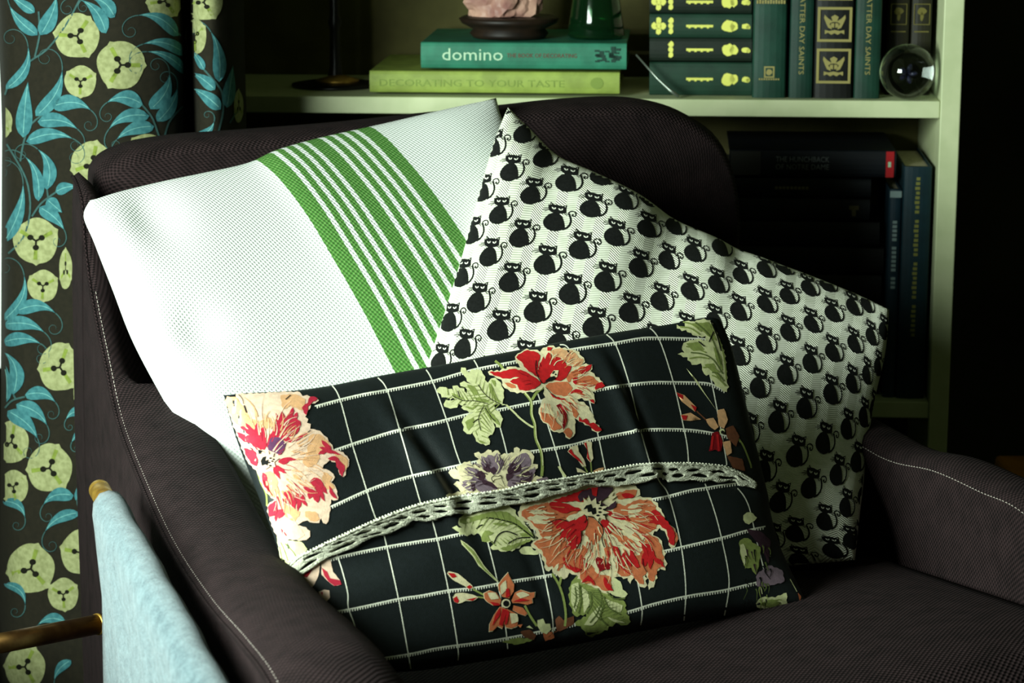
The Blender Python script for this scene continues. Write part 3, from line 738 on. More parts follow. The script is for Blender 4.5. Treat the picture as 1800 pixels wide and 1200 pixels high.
o = mesh('fabric_sling', V, F, felt, rack, True, None, UVs); md = o.modifiers.new('thick', 'SOLIDIFY'); md.thickness = th; md.offset = 0
# cross tube behind the sling and legs
c0 = P(196, 1092, ra.y+.05); c1 = P(-60, 1142, ra.y-.06)
b = MB(); b.tube([c0+(c0-c1)*.02, c1], .0098, 20); b.build('cross_bar', varied('dark_brass', (130, 98, 52), (84, 58, 30), 40, .36, 0, None, .9), rack)
b = MB(); b.tube([c0.lerp(c1, .085), c0.lerp(c1, .105)], .0108, 20); b.build('collar', M['brass'], rack)
for s in (.02, rl-.02):
    for off in (.0, -OFF):
        p = ra+rd*s+rn*off
        q = ra+rd*s+rn*(-OFF-off)
        b = MB(); b.tube([p+BZ*-.35 if s < .1 else p+BZ*-.35, Vector((q.x, q.y, .003))], .0075, 14); b.build('leg', M['brass'], rack)
# ---------------------------------------------------------------- cushions
def resample(c, n):
    c = [Vector(p) for p in c]
    d = catmull(c, 200) if len(c) > 2 else [c[0].lerp(c[1], k/199) for k in range(200)]
    L = [0]
    for a, b_ in zip(d[:-1], d[1:]): L.append(L[-1]+(b_-a).length)
    out = []; j = 0
    for k in range(n):
        q = L[-1]*k/(n-1)
        while j < len(L)-2 and L[j+1] < q: j += 1
        f = (q-L[j])/max(1e-9, L[j+1]-L[j]); out.append(d[j].lerp(d[j+1], min(1, f)))
    return out
def cushion(top, right, bottom, left_, nu, nv, tf, tb, pw=.55, wr=None, nrm=None):
    T = resample(top, nu); B = resample(bottom, nu); Lc = resample(left_, nv); R = resample(right, nv)
    c00, c10, c01, c11 = T[0], T[-1], B[0], B[-1]
    Wd = sum((a-b_).length for a, b_ in zip(T[:-1], T[1:])); Hd = sum((a-b_).length for a, b_ in zip(Lc[:-1], Lc[1:]))
    nn = nrm or ((c10-c00)+(c11-c01)).cross((c01-c00)+(c11-c10)).normalized()
    if nn.dot(CO-c00) < 0: nn = -nn
    fr = []; bk = []; uv = []
    for j in range(nv):
        v0 = j/(nv-1); v = .5-.5*math.cos(math.pi*v0)*1.0 if False else v0
        for i in range(nu):
            u = i/(nu-1)
            S = T[i]*(1-v)+B[i]*v+Lc[j]*(1-u)+R[j]*u-(c00*(1-u)*(1-v)+c10*u*(1-v)+c01*(1-u)*v+c11*u*v)
            f = (4*u*(1-u))**pw*(4*v*(1-v))**pw
            w = wr(u, v)*min(1, f*2.5) if wr else 0
            fr.append(S+nn*(tf*f+w)); bk.append(S-nn*(tb*f)); uv.append((u*Wd, v*Hd))
    return fr, bk, uv, nn, (Wd, Hd)
def closed(fr, bk, nu, nv, uv):
    """weld front and back grids into one closed skin: front first, faces returned"""
    V = list(fr); idx = {}
    for j in range(nv):
        for i in range(nu):
            k = j*nu+i
            if i in (0, nu-1) or j in (0, nv-1): idx[k] = k
            else: idx[k] = len(V); V.append(bk[k])
    F = grid_faces(nu, nv, 0, False); ff = grid_faces(nu, nv, 0, True)
    F += [tuple(idx[a] for a in f) for f in ff]
    uvs = list(uv)+[uv[k] for k in range(nu*nv) if idx[k] != k]
    # orient so the front faces the camera side
    return V, F, uvs
def orient(F, V, nn, nfront):
    f = F[nfront//2]; a, b_, c = V[f[0]], V[f[1]], V[f[2]]
    if (b_-a).cross(c-a).dot(nn) < 0: F = [q[::-1] for q in F]
    return F
def gauss(x, s): return math.exp(-(x/s)**2)
# --- white woven cushion with green stripes
nu, nv = 110, 110
w_top = [P(158, 352, 2.50), P(240, 334, 2.56), P(340, 316, 2.62), P(425, 297, 2.665), P(480, 272, 2.69), P(560, 248, 2.73), P(680, 220, 2.78), P(790, 193, 2.815), P(872, 172, 2.84)]
w_left = [P(158, 352, 2.50), P(147, 380, 2.485), P(165, 425, 2.47), P(196, 500, 2.445), P(232, 590, 2.42), P(285, 690, 2.39), P(345, 795, 2.35), P(430, 910, 2.30), P(500, 990, 2.26)]
w_right = [P(872, 172, 2.84), P(900, 260, 2.80), P(985, 400, 2.74), P(1080, 560, 2.68), P(1180, 730, 2.62)]
w_bot = [P(500, 990, 2.26), P(700, 960, 2.36), P(900, 900, 2.45), P(1060, 820, 2.54), P(1180, 730, 2.62)]
def w_wr(u, v):
    return -.010*gauss(u-.13, .06)*gauss(v-.12, .10)*1.0+.004*math.sin(u*7+v*4)-.008*gauss(u-.10, .05)*gauss(v-.42, .06)
fr, bk, uv, nn, dim = cushion(w_top, w_right, w_bot, w_left, nu, nv, .072, .055, .45, w_wr)
def pull(v): return .034*math.sin(math.pi*min(1, (v/.95))**.55)*dim[0]
uv = [(a-pull(b_/dim[1]), b_) for a, b_ in uv]
V, F, uvs = closed(fr, bk, nu, nv, uv); F = orient(F, V, nn, (nu-1)*(nv-1))
wm = newmat('white_twill_with_green_stripes', (236, 240, 232), .95, 0, .1)
x, y = uvxy(wm); W0 = dim[0]
U0, U1 = .400, .682                          # stripe band, share of cushion width
t = N(wm, 'ShaderNodeMapRange', clamp=False); t.inputs[1].default_value = U0*W0; t.inputs[2].default_value = U1*W0
nzw = noise(wm, 260, 2); xw = math_(wm, 'ADD', x, math_(wm, 'MULTIPLY_ADD', nzw, .0012, -.0006)); LK(wm, xw, t.inputs[0]); tv = t.outputs[0]
inb = math_(wm, 'MULTIPLY', math_(wm, 'GREATER_THAN', tv, 0), math_(wm, 'LESS_THAN', tv, 1))
wl_ = None
for c in (.144, .236, .328, .42, .573, .668, .762, .856):
    q = math_(wm, 'LESS_THAN', math_(wm, 'ABSOLUTE', math_(wm, 'SUBTRACT', tv, c+.008)), .0195)
    wl_ = q if wl_ is None else math_(wm, 'MAXIMUM', wl_, q)
green = math_(wm, 'MULTIPLY', inb, math_(wm, 'SUBTRACT', 1, wl_))
pt = 2*math.pi/.0054
# twill: slanted dimples
d1 = math_(wm, 'ADD', math_(wm, 'MULTIPLY', x, pt*1.0), math_(wm, 'MULTIPLY', y, pt*.35))
d2 = math_(wm, 'SUBTRACT', math_(wm, 'MULTIPLY', y, pt*.9), math_(wm, 'MULTIPLY', x, pt*.42))
wv = math_(wm, 'MULTIPLY_ADD', math_(wm, 'MULTIPLY', math_(wm, 'SINE', d1), math_(wm, 'SINE', d2)), .5, .5)
wv2 = math_(wm, 'ADD', wv, math_(wm, 'MULTIPLY', noise(wm, 700, 2), .25))
gn = noise(wm, 420, 2); gcol = mixc(wm, math_(wm, 'MULTIPLY', wv, gn), lin((56, 112, 42)), lin((140, 184, 108)))
LK(wm, mixc(wm, green, lin((226, 232, 226)), gcol), BS(wm).inputs['Base Color']); bump(wm, wv2, .0007)
wc = mesh('throw_cushion', V, F, wm, None, True, None, uvs)
tag(wc, 'white woven cushion with a band of green stripes, leaning at the left', 'cushion')
# --- cat cushion
nu, nv = 120, 110
c_top = [P(893, 188, 2.735), P(925, 222, 2.735), P(975, 276, 2.735), P(1040, 312, 2.735), P(1110, 352, 2.73), P(1180, 390, 2.73), P(1270, 430, 2.72), P(1350, 466, 2.71), P(1420, 492, 2.70), P(1500, 520, 2.68), P(1563, 543, 2.65)]
c_right = [P(1563, 543, 2.65), P(1556, 620, 2.61), P(1534, 720, 2.56), P(1522, 820, 2.50), P(1512, 900, 2.40), P(1503, 984, 2.335)]
c_left = [P(893, 188, 2.735), P(868, 250, 2.70), P(842, 340, 2.66), P(812, 450, 2.60), P(778, 560, 2.53), P(745, 660, 2.47), P(715, 760, 2.41), P(700, 850, 2.36)]
c_bot = [P(700, 850, 2.36), P(850, 930, 2.33), P(1050, 985, 2.32), P(1250, 1000, 2.30), P(1400, 992, 2.315), P(1503, 984, 2.335)]
def c_wr(u, v):
    return .012*gauss(u-.36+.10*v, .10)*(1-v)-.006*gauss(u-.47+.1*v, .05)*gauss(v-.1, .25)-.008*gauss(u-.62, .035)*gauss(v-.05, .18)+.004*math.sin(u*9+v*5)-.005*gauss(u-.16, .04)*gauss(v-.08, .1)
fr, bk, uv, nn, dim = cushion(c_top, c_right, c_bot, c_left, nu, nv, .075, .05, .5, c_wr)
V, F, uvs = closed(fr, bk, nu, nv, uv); F = orient(F, V, nn, (nu-1)*(nv-1))
cpr = Print(fr, grid_faces(nu, nv), .0003)
cats = {}
def _c(s, ox, oy, L):
    for (x, y, i, j) in L: cats[(i, j)] = (ox+x/s, oy+y/s)
_c(2.4, 700, 150, [(522, 208, -2, 3), (608, 310, -1, 2), (467, 368, -2, 2), (705, 413, 0, 1), (555, 465, -1, 1), (850, 388, 1, 1), (808, 522, 1, 0), (420, 548, -2, 1), (655, 578, 0, 0), (948, 490, 2, 0), (508, 645, -1, 0), (762, 695, 1, -1), (908, 640, 2, -1), (1045, 605, 3, -1), (1160, 595, 4, -1), (1055, 478, 3, 0), (378, 725, -2, 0), (615, 758, 0, -1), (1255, 580, 5, -1), (465, 832, -1, -1), (720, 882, 1, -2), (868, 830, 2, -2), (1010, 770, 3, -2), (1130, 738, 4, -2), (1240, 710, 5, -2), (1355, 685, 6, -2), (573, 958, 0, -2), (820, 1022, 2, -3), (970, 960, 3, -3), (1100, 912, 4, -3), (1228, 870, 5, -3), (1340, 840, 6, -3), (418, 1035, -1, -2), (670, 1095, 1, -3), (270, 1112, -2, -2), (326, 918, -2, -1)])
_c(1, 0, 0, [(1302, 429, 7, -2), (1301, 485, 7, -3), (1343, 474, 8, -3), (1376, 470, 9, -3), (1297, 548, 7, -4), (1344, 535, 8, -4), (1383, 521, 9, -4), (1420, 507, 10, -4), (1452, 500, 11, -4), (1294, 625, 7, -5), (1342, 605, 8, -5), (1384, 585, 9, -5), (1425, 570, 10, -5), (1462, 552, 11, -5), (1498, 540, 12, -5), (1522, 535, 13, -5), (1331, 682, 8, -6), (1379, 659, 9, -6), (1423, 639, 10, -6), (1462, 620, 11, -6), (1500, 605, 12, -6), (1530, 592, 13, -6), (1552, 582, 14, -6), (1312, 761, 8, -7), (1364, 742, 9, -7), (1413, 718, 10, -7), (1459, 693, 11, -7), (1496, 674, 12, -7), (1522, 659, 13, -7), (1542, 645, 14, -7), (1396, 802, 10, -8), (1446, 779, 11, -8), (1487, 754, 12, -8), (1517, 733, 13, -8), (1340, 829, 9, -8), (1367, 883, 10, -9), (1421, 858, 11, -9), (1469, 835, 12, -9), (1504, 812, 13, -9), (1396, 938, 11, -10), (1448, 917, 12, -10), (1485, 892, 13, -10), (1462, 968, 12, -11), (1404, 985, 11, -11), (1255, 565, 6, -4), (1287, 700, 7, -6)])
_c(2.4, 700, 150, [(392, 262, -3, 3), (346, 452, -3, 2), (304, 632, -3, 1), (262, 812, -3, 0), (212, 1000, -3, -1), (170, 1170, -3, -2)])
def near_fit(i, j, xy, k=7):
    it = sorted(cats.items(), key=lambda c: (c[0][0]-i)**2+(c[0][1]-j)**2)[:k]
    A = np.array([[1, a-i, b_-j] for (a, b_), _ in it]); B = np.array([p for _, p in it])
    w = np.array([1/(1+(a-i)**2+(b_-j)**2) for (a, b_), _ in it])[:, None]
    return np.linalg.lstsq(A*w, B*w, rcond=None)[0]
extra = {}
for i in range(-4, 16):
    for j in range(-13, 5):
        if (i, j) in cats: continue
        if min((a-i)**2+(b_-j)**2 for a, b_ in cats) <= 2: extra[(i, j)] = tuple(near_fit(i, j, None)[0])
C0 = TR(920, 300, 10, [(530, 910)])[0]
def ct(L): return [(920+a/10-C0[0], 300+b_/10-C0[1]) for a, b_ in L]
cat_parts = []                               # (verts, tris, material, layer)
def cp(poly, mi, layer, sp=4): p, t = triangulate(poly, sp); cat_parts.append((p, t, mi, layer))
def sm(L, n): return [(q.x, q.y) for q in catmull([(a, b_, 0) for a, b_ in L], n)]
cp(ct([(525, 740), (450, 765), (390, 815), (350, 870), (343, 925), (365, 985), (415, 1030), (480, 1060), (560, 1072), (630, 1060), (690, 1035), (722, 1025), (722, 970), (710, 900), (685, 830), (650, 785), (610, 750), (570, 738)]), 1, 1)
cp(ct([(440, 590), (466, 612), (480, 550), (532, 598), (600, 605), (682, 630), (764, 610), (752, 680), (752, 742), (700, 760), (620, 762), (560, 755), (500, 735), (450, 700), (438, 650)]), 1, 1)
p, t = ribbon(ct([(680, 1040), (760, 1010), (810, 960), (832, 900), (828, 840), (808, 790), (800, 760)]), 3.2); cat_parts.append((p, t, 1, 1))
p, t = ribbon(ct(sm([(790, 780), (800, 740), (850, 718), (905, 735), (925, 775), (900, 810), (868, 805), (852, 788), (868, 778), (880, 788)], 18)), 1.9, 3); cat_parts.append((p, t, 1, 1))
for a in ([(440, 655), (360, 652)], [(440, 675), (322, 684)], [(440, 690), (370, 712)], [(715, 755), (770, 800)], [(735, 748), (785, 775)]):
    p, t = ribbon(ct(a), 1.0); cat_parts.append((p, t, 1, 1))
cp(ct([(498, 640), (530, 655), (575, 655), (565, 680), (530, 685), (505, 668)]), 2, 2)
cp(ct([(612, 668), (650, 680), (700, 672), (690, 700), (655, 708), (625, 695)]), 2, 2)
cp(ct([(528, 652), (548, 660), (540, 676), (530, 670)]), 1, 3); cp(ct([(650, 678), (672, 682), (664, 697), (652, 694)]), 1, 3)
cp(ct([(486, 580), (502, 598), (484, 600)]), 2, 2); cp(ct([(742, 632), (722, 638), (740, 652)]), 2, 2)
F0 = near_fit(0, 0, None); J0 = np.array([F0[1], F0[2]]).T; J0i = np.linalg.inv(J0)
for (i, j), (x, y) in list(cats.items())+list(extra.items()):
    f = near_fit(i, j, None); J = np.array([f[1], f[2]]).T @ J0i
    for p, t, mi, layer in cat_parts:
        q = [(x+J[0, 0]*a[0]+J[0, 1]*a[1], y+J[1, 0]*a[0]+J[1, 1]*a[1]) for a in p]
        cpr.tris(q, t, mi, layer)
cat_mats = [varied('white_cotton_herringbone', (238, 240, 222), (222, 226, 204), 90, .9, 0, None, 0, .15), varied('black_print', (20, 22, 20), (12, 14, 12), 300, .85, .0002, 900, 0, .2), newmat('white_print', (236, 238, 220), .9)]
m_ = cat_mats[0]; xx, yy = uvxy(m_)
zz = math_(m_, 'ABSOLUTE', math_(m_, 'SUBTRACT', math_(m_, 'FRACT', math_(m_, 'MULTIPLY', xx, 1/.024)), .5))
hb = math_(m_, 'MULTIPLY_ADD', math_(m_, 'SINE', math_(m_, 'MULTIPLY_ADD', yy, 2*math.pi/.0034, math_(m_, 'MULTIPLY', zz, 26))), .5, .5); bump(m_, hb, .0007)
cc = finish_cloth('throw_cushion', V, F, cat_mats, cpr, None, uvs)
tag(cc, 'white cushion printed with rows of black cats, leaning at the right', 'cushion')
# --- floral lumbar cushion
nu, nv = 150, 90
l_top = [P(393, 694, 2.08), P(430, 694, 2.095), P(500, 694, 2.12), P(570, 686, 2.15), P(660, 668, 2.185), P(760, 650, 2.22), P(900, 624, 2.27), P(1050, 596, 2.315), P(1160, 576, 2.35), P(1232, 560, 2.37), P(1262, 562, 2.38)]
l_right = [P(1262, 562, 2.38), P(1283, 620, 2.385), P(1304, 720, 2.36), P(1322, 800, 2.335), P(1342, 880, 2.305), P(1370, 970, 2.25), P(1420, 1060, 2.195)]
l_left = [P(393, 694, 2.08), P(415, 770, 2.055), P(447, 850, 2.03), P(478, 930, 2.0), P(505, 1010, 1.98), P(560, 1110, 1.955), P(615, 1180, 1.94)]
l_bot = [P(615, 1180, 1.94), P(720, 1180, 1.97), P(850, 1162, 2.01), P(1000, 1135, 2.06), P(1150, 1105, 2.11), P(1300, 1078, 2.16), P(1420, 1060, 2.195)]
lace_top_px = [(492, 1012), (512, 985), (540, 970), (580, 950), (630, 927), (680, 905), (740, 885), (805, 872), (880, 862), (917, 852), (1000, 840), (1083, 823), (1125, 816), (1208, 814), (1250, 817), (1273, 820), (1293, 828), (1313, 839), (1329, 852)]
_lt = [(q.x, q.y) for q in catmull([(a, c, 0) for a, c in lace_top_px], 120)]
def lace_y(px):
    if px <= _lt[0][0]: return _lt[0][1]+(_lt[0][0]-px)*.8
    for a, c in zip(_lt[:-1], _lt[1:]):
        if a[0] <= px <= c[0]: return a[1]+(c[1]-a[1])*(px-a[0])/max(1e-6, c[0]-a[0])
    return _lt[-1][1]+(px-_lt[-1][0])*.8
def proj(p):
    d = Vector(p)-CO; z = d.dot(FW); return 900+FPX*d.dot(RT)/z, 600-FPX*d.dot(UP)/z
def l_wr(u, v):
    r = .0
    for (u0, du, s, a, v0, sv) in ((.308, .10, .015, -.006, .40, .20), (.280, .10, .018, .0045, .40, .23), (.735, .06, .013, -.006, .36, .20), (.71, .06, .018, .0045, .36, .22), (.40, .05, .012, -.0015, .85, .2), (.55, .1, .03, .002, .2, .3)):
        r += a*gauss(u-u0-du*(v-.4), s)*gauss(v-v0, sv)
    r += .0018*math.sin(v*26+u*9)*gauss(u-.13, .12)*gauss(v-.65, .2)
    return r+.0022*math.sin(u*11+v*7)
fr, bk, uv, nn, dim = cushion(l_top, l_right, l_bot, l_left, nu, nv, .052, .035, .42, l_wr)
# flap: everything above the lace sits proud of the lower cloth
for k, p in enumerate(fr):
    i = k % nu; j = k//nu
    if 0 < i < nu-1 and 0 < j < nv-1:
        x, y = proj(p); d = lace_y(x)+16-y
        fr[k] = p+nn*.0032*(1/(1+math.exp(-d/5)))
V, F, uvs = closed(fr, bk, nu, nv, uv); F = orient(F, V, nn, (nu-1)*(nv-1))
lpr = Print(fr, grid_faces(nu, nv))
PAL = {'base': (24, 30, 31), 'cream': (240, 228, 184), 'orange': (216, 122, 78), 'peach': (232, 178, 128), 'red': (200, 30, 34), 'pink': (192, 42, 64), 'dred': (140, 14, 24), 'purple': (138, 118, 130), 'dpurple': (70, 46, 58), 'leaf': (228, 230, 172), 'olive': (150, 164, 88), 'ink': (16, 18, 16), 'line': (246, 246, 226), 'dleaf': (104, 118, 62), 'brown': (116, 70, 46), 'pale': (240, 208, 182), 'plum': (104, 60, 96)}
PK = list(PAL)
l_mats = []
for k, c in PAL.items():
    m_ = varied('floral_'+k, c, tuple(int(v*.9) for v in c), 220, .52 if k == 'base' else .75, .00022, 1400, 0, .35 if k == 'base' else .2); l_mats.append(m_)
def pg(k, pts, layer, jag=0, sp=9): lpr.poly(pts, PK.index(k), layer, sp, jag)
def ln(k, pts, w, layer, taper=False): lpr.line(lpr.smooth(pts, max(8, len(pts)*5)), w, PK.index(k), layer, 7, taper)
H1 = [(553, 714), (597, 702), (640, 692), (680, 685), (760, 669), (806, 656), (842, 647), (903, 635), (960, 622), (1013, 612), (1080, 602), (1125, 594), (1160, 593), (1232, 595), (1250, 598)]
H2 = [(480, 825), (540, 806), (592, 789), (618, 780), (640, 773), (700, 755), (760, 743), (824, 727), (870, 720), (949, 704), (1064, 681), (1104, 675), (1145, 671), (1183, 671), (1233, 672), (1253, 676), (1275, 687)]
H3 = [(500, 925), (579, 891), (643, 862), (690, 845), (726, 835), (807, 817), (890, 799), (931, 793), (1000, 782), (1042, 771), (1108, 758), (1125, 754), (1200, 754), (1250, 760), (1300, 772)]
G1 = [(560, 988), (580, 982), (620, 972), (680, 960), (740, 950), (768, 946), (817, 936), (900, 925), (1000, 905), (1100, 886), (1145, 877), (1175, 871), (1213, 861), (1240, 857), (1263, 853), (1300, 848)]
G2 = [(520, 1086), (540, 1080), (610, 1071), (700, 1052), (740, 1046), (788, 1037), (830, 1033), (870, 1026), (900, 1020), (970, 1009), (1060, 990), (1166, 968), (1210, 958), (1270, 944), (1308, 933), (1345, 925)]
G3 = [(600, 1168), (612, 1165), (717, 1149), (770, 1138), (850, 1127), (914, 1116), (1000, 1098), (1100, 1075), (1150, 1060), (1212, 1046), (1270, 1037), (1326, 1024), (1370, 1016)]
def above(pts): return pts
for h in (H1, H2, H3, G1, G2, G3):
    s = lpr.smooth(h, 90); lpr.line(s, 2.4, PK.index('line'), 1, 6)
    acc = 0                                    # picot teeth hanging below the line
    for a, c in zip(s[:-1], s[1:]):
        L = math.hypot(c[0]-a[0], c[1]-a[1]); acc += L
        while acc > 4.6:
            acc -= 4.6; f = 1-acc/L; x = a[0]+(c[0]-a[0])*f; y = a[1]+(c[1]-a[1])*f
            lpr.tris([(x-1.2, y+.6), (x+1.4, y+.4), (x+1.0, y+5), (x-.8, y+5.2)], [(0, 1, 2), (0, 2, 3)], PK.index('line'), 1)
for v in ([(584, 678), (597, 701), (618, 778), (640, 848), (652, 888), (664, 922)], [(664, 664), (680, 685), (702, 755), (714, 795), (725, 835), (740, 888)], [(749, 650), (760, 670), (784, 736), (800, 790), (812, 825), (822, 870)],
          [(833, 633), (842, 651), (866, 714), (879, 752), (891, 798), (897, 830)], [(932, 650), (943, 686), (952, 712), (962, 745), (974, 783), (984, 818), (991, 842)], [(984, 606), (998, 611), (1020, 650), (1037, 710), (1051, 765), (1062, 818), (1066, 832)],
          [(1066, 588), (1083, 608), (1106, 675), (1125, 754), (1142, 814)], [(1136, 572), (1158, 596), (1183, 671), (1202, 754), (1208, 787), (1210, 816)], [(1215, 570), (1235, 610), (1248, 660), (1260, 719), (1275, 801), (1277, 818)],
          [(527, 1012), (542, 1047), (545, 1080), (543, 1100)], [(592, 975), (602, 1005), (611, 1042), (612, 1067), (622, 1095), (630, 1125), (631, 1172)], [(672, 930), (680, 962), (700, 1052), (717, 1147), (722, 1175)], [(755, 900), (768, 946), (788, 1038), (804, 1134), (805, 1160)],
          [(845, 900), (856, 948), (874, 1022), (888, 1100), (892, 1140)], [(935, 900), (940, 940), (956, 1008), (970, 1080), (972, 1120)], [(1060, 860), (1090, 940), (1115, 1000), (1128, 1067), (1126, 1098)], [(1150, 830), (1160, 848), (1175, 871), (1194, 943), (1203, 1004), (1205, 1048), (1202, 1090)],
          [(1239, 850), (1256, 900), (1268, 946), (1280, 1006), (1280, 1042), (1272, 1086)], [(1296, 858), (1306, 870), (1314, 885), (1320, 905), (1332, 960), (1345, 1010)]):
    ln('line', v, 2.1, 1)
T3 = lambda L: TR(900, 780, 4.287, L)
T2 = lambda L: TR(760, 600, 5.453, L)
T1 = lambda L: TR(380, 670, 4.615, L)
T4 = lambda L: TR(770, 770, 5.714, L)
T5 = lambda L: TR(770, 940, 5, L)
T6 = lambda L: TR(1160, 540, 3.75, L)
T7 = lambda L: TR(1270, 850, 5, L)
T8 = lambda L: TR(480, 880, 4, L)
def streaks(k, c, shape, rad, a0, a1, n, l0, l1, w, layer, seed=0):
    """brush-like petal strokes radiating from a flower centre, kept inside the flower"""
    rr = random.Random(seed)
    for q in range(n):
        a = a0+(a1-a0)*(q+rr.uniform(-.4, .4))/max(1, n-1); r0 = rad*rr.uniform(l0, (l0+l1)/2); r1 = r0+rad*rr.uniform(.14, .34); b_ = rr.uniform(-.16, .16)
        p = []
        for t in (0, .25, .5, .75, 1):
            r_ = r0+(min(r1, rad*l1*1.1)-r0)*t; x, y = c[0]+r_*math.cos(a+b_*t*t), c[1]+r_*math.sin(a+b_*t*t)
            if not inside(x, y, shape): break
            p.append((x, y))
        if len(p) >= 3: lpr.line(p, w*rr.uniform(.6, 1.3), PK.index(k), layer, 6, True)
# ---- stems first
ln('olive', T2([(1070, 438), (1000, 490), (955, 560)]), 4.6, 2); ln('olive', T2([(885, 495), (945, 580), (950, 700), (980, 800), (990, 930), (1040, 1060), (1052, 1190), (1045, 1290)]), 5, 2); ln('leaf', T2([(888, 495), (948, 580), (954, 700), (985, 800), (996, 930), (1046, 1060), (1056, 1190)]), 1.6, 3)
ln('leaf', T2([(705, 610), (780, 680), (840, 740), (920, 800), (968, 826)]), 3.2, 2); ln('olive', T2([(600, 190), (650, 230), (680, 275)]), 4.5, 2)
# ---- big centre flower
pg('cream', T3([(60, 470), (160, 440), (260, 400), (400, 360), (520, 325), (620, 310), (760, 310), (900, 310), (960, 345), (965, 385), (930, 405), (1010, 405), (1060, 430), (1100, 475), (1140, 530), (1145, 575), (1200, 620), (1245, 680), (1240, 740), (1200, 790), (1180, 740), (1165, 700), (1150, 660), (1110, 635), (1070, 660), (1060, 690), (1100, 705), (1130, 760), (1140, 800), (1150, 870), (1155, 955), (1110, 920), (1085, 980), (1075, 1050), (1030, 1100), (1030, 1020), (1005, 980), (1000, 1085), (950, 1050), (915, 980), (890, 1055), (870, 1010), (800, 1000), (760, 1010), (750, 1110), (710, 1130), (640, 1090), (560, 1050), (510, 1050), (490, 990), (430, 970), (390, 1020), (340, 990), (300, 940), (255, 955), (240, 890), (215, 830), (140, 760), (200, 710), (170, 650), (110, 590), (50, 550), (55, 500)]), 2, 3.2)
for L in ([(70, 510), (150, 470), (280, 450), (420, 480), (500, 510), (440, 540), (400, 590), (300, 600), (340, 650), (380, 720), (440, 800), (520, 790), (560, 720), (600, 780), (560, 870), (540, 960), (500, 970), (430, 950), (380, 900), (350, 960), (300, 920), (270, 930), (250, 860), (220, 800), (160, 755), (230, 710), (190, 640), (130, 580), (70, 545)],
          [(570, 550), (620, 570), (680, 640), (670, 700), (640, 740), (600, 760), (570, 720), (550, 680), (565, 620)], [(780, 450), (850, 470), (930, 430), (1010, 425), (1060, 450), (1090, 510), (1060, 560), (1090, 610), (1060, 650), (1000, 680), (940, 660), (910, 620), (870, 570), (800, 560), (760, 510)],
          [(690, 560), (760, 640), (830, 690), (920, 740), (860, 750), (800, 740), (740, 690), (700, 620)], [(1000, 700), (1070, 700), (1120, 760), (1130, 830), (1140, 900), (1090, 950), (1060, 1040), (1035, 1030), (1020, 960), (980, 1000), (990, 1060), (940, 1030), (900, 970), (860, 1000), (800, 980), (770, 940), (790, 870), (850, 860), (960, 840), (1000, 780)],
          [(560, 900), (610, 930), (640, 980), (700, 990), (740, 1000), (740, 1090), (700, 1110), (640, 1070), (590, 1050), (530, 1040), (510, 990)], [(780, 380), (880, 350), (940, 350), (930, 390), (860, 410), (800, 420)],
          [(690, 790), (740, 780), (760, 830), (740, 860), (700, 830)], [(1190, 620), (1240, 680), (1240, 740), (1215, 760), (1222, 680)]):
    pg('orange', T3(L), 3, 2.2)
for L in ([(110, 560), (200, 540), (280, 560), (215, 575), (270, 600), (190, 605)], [(120, 520), (200, 500), (280, 520), (190, 530)], [(400, 570), (450, 535), (530, 545), (470, 565), (420, 590)], [(870, 480), (950, 450), (990, 460), (920, 490), (980, 500), (900, 530), (950, 540), (880, 560)],
          [(520, 700), (550, 690), (600, 760), (560, 790), (530, 760)], [(700, 680), (760, 690), (800, 740), (860, 760), (790, 770), (740, 760), (690, 740)], [(830, 600), (900, 590), (960, 640), (920, 660), (1000, 700), (960, 740), (900, 700), (840, 670)], [(540, 860), (600, 760), (560, 880), (545, 960)], [(600, 900), (630, 860), (650, 960), (700, 990), (640, 980)], [(750, 780), (760, 880), (790, 960), (760, 960), (740, 880)], [(230, 710), (300, 690), (260, 720)], [(310, 940), (350, 900), (330, 960)]):
    pg('cream', T3(L), 4, 2.0)
for L in ([(270, 600), (340, 575), (420, 590), (480, 575), (540, 535), (560, 570), (560, 620), (520, 660), (515, 720), (490, 780), (440, 800), (430, 750), (400, 700), (350, 740), (370, 670), (330, 640), (310, 605)],
          [(270, 450), (320, 440), (400, 450), (470, 480), (515, 500), (440, 510), (380, 525), (320, 500), (280, 470)], [(300, 430), (400, 400), (500, 360), (620, 330), (700, 350), (560, 400), (530, 440), (470, 430), (380, 440)],
          [(690, 560), (760, 620), (830, 650), (760, 640), (720, 690), (690, 640), (660, 590)], [(700, 510), (780, 520), (870, 560), (890, 580), (800, 570), (740, 550)], [(1030, 560), (1070, 540), (1040, 520), (1080, 500), (1120, 540), (1180, 610), (1220, 670), (1215, 770), (1190, 760), (1160, 650), (1110, 610), (1060, 600), (1020, 600), (1060, 575)],
          [(750, 770), (790, 780), (820, 860), (850, 800), (880, 880), (890, 790), (930, 860), (960, 930), (930, 940), (900, 890), (890, 930), (850, 880), (830, 940), (790, 890)], [(970, 760), (1010, 750), (1050, 790), (1080, 860), (1140, 900), (1100, 910), (1060, 870), (1040, 950), (1015, 890), (990, 930), (970, 880), (990, 820)],
          [(380, 850), (400, 900), (450, 930), (520, 945), (480, 970), (420, 940), (390, 900)], [(520, 1050), (570, 990), (600, 1020), (620, 1070), (590, 1040), (560, 1035)], [(690, 1000), (720, 1050), (760, 1110), (720, 1105), (690, 1060)], [(1110, 870), (1150, 940), (1120, 920)], [(820, 380), (880, 375), (920, 400), (850, 415)]):
    pg('red', T3(L), 5, 1.6)
pg('dred', T3([(625, 870), (640, 855), (690, 880), (700, 930), (715, 890), (740, 915), (735, 945), (690, 950), (660, 965), (640, 930)]), 6, .8)
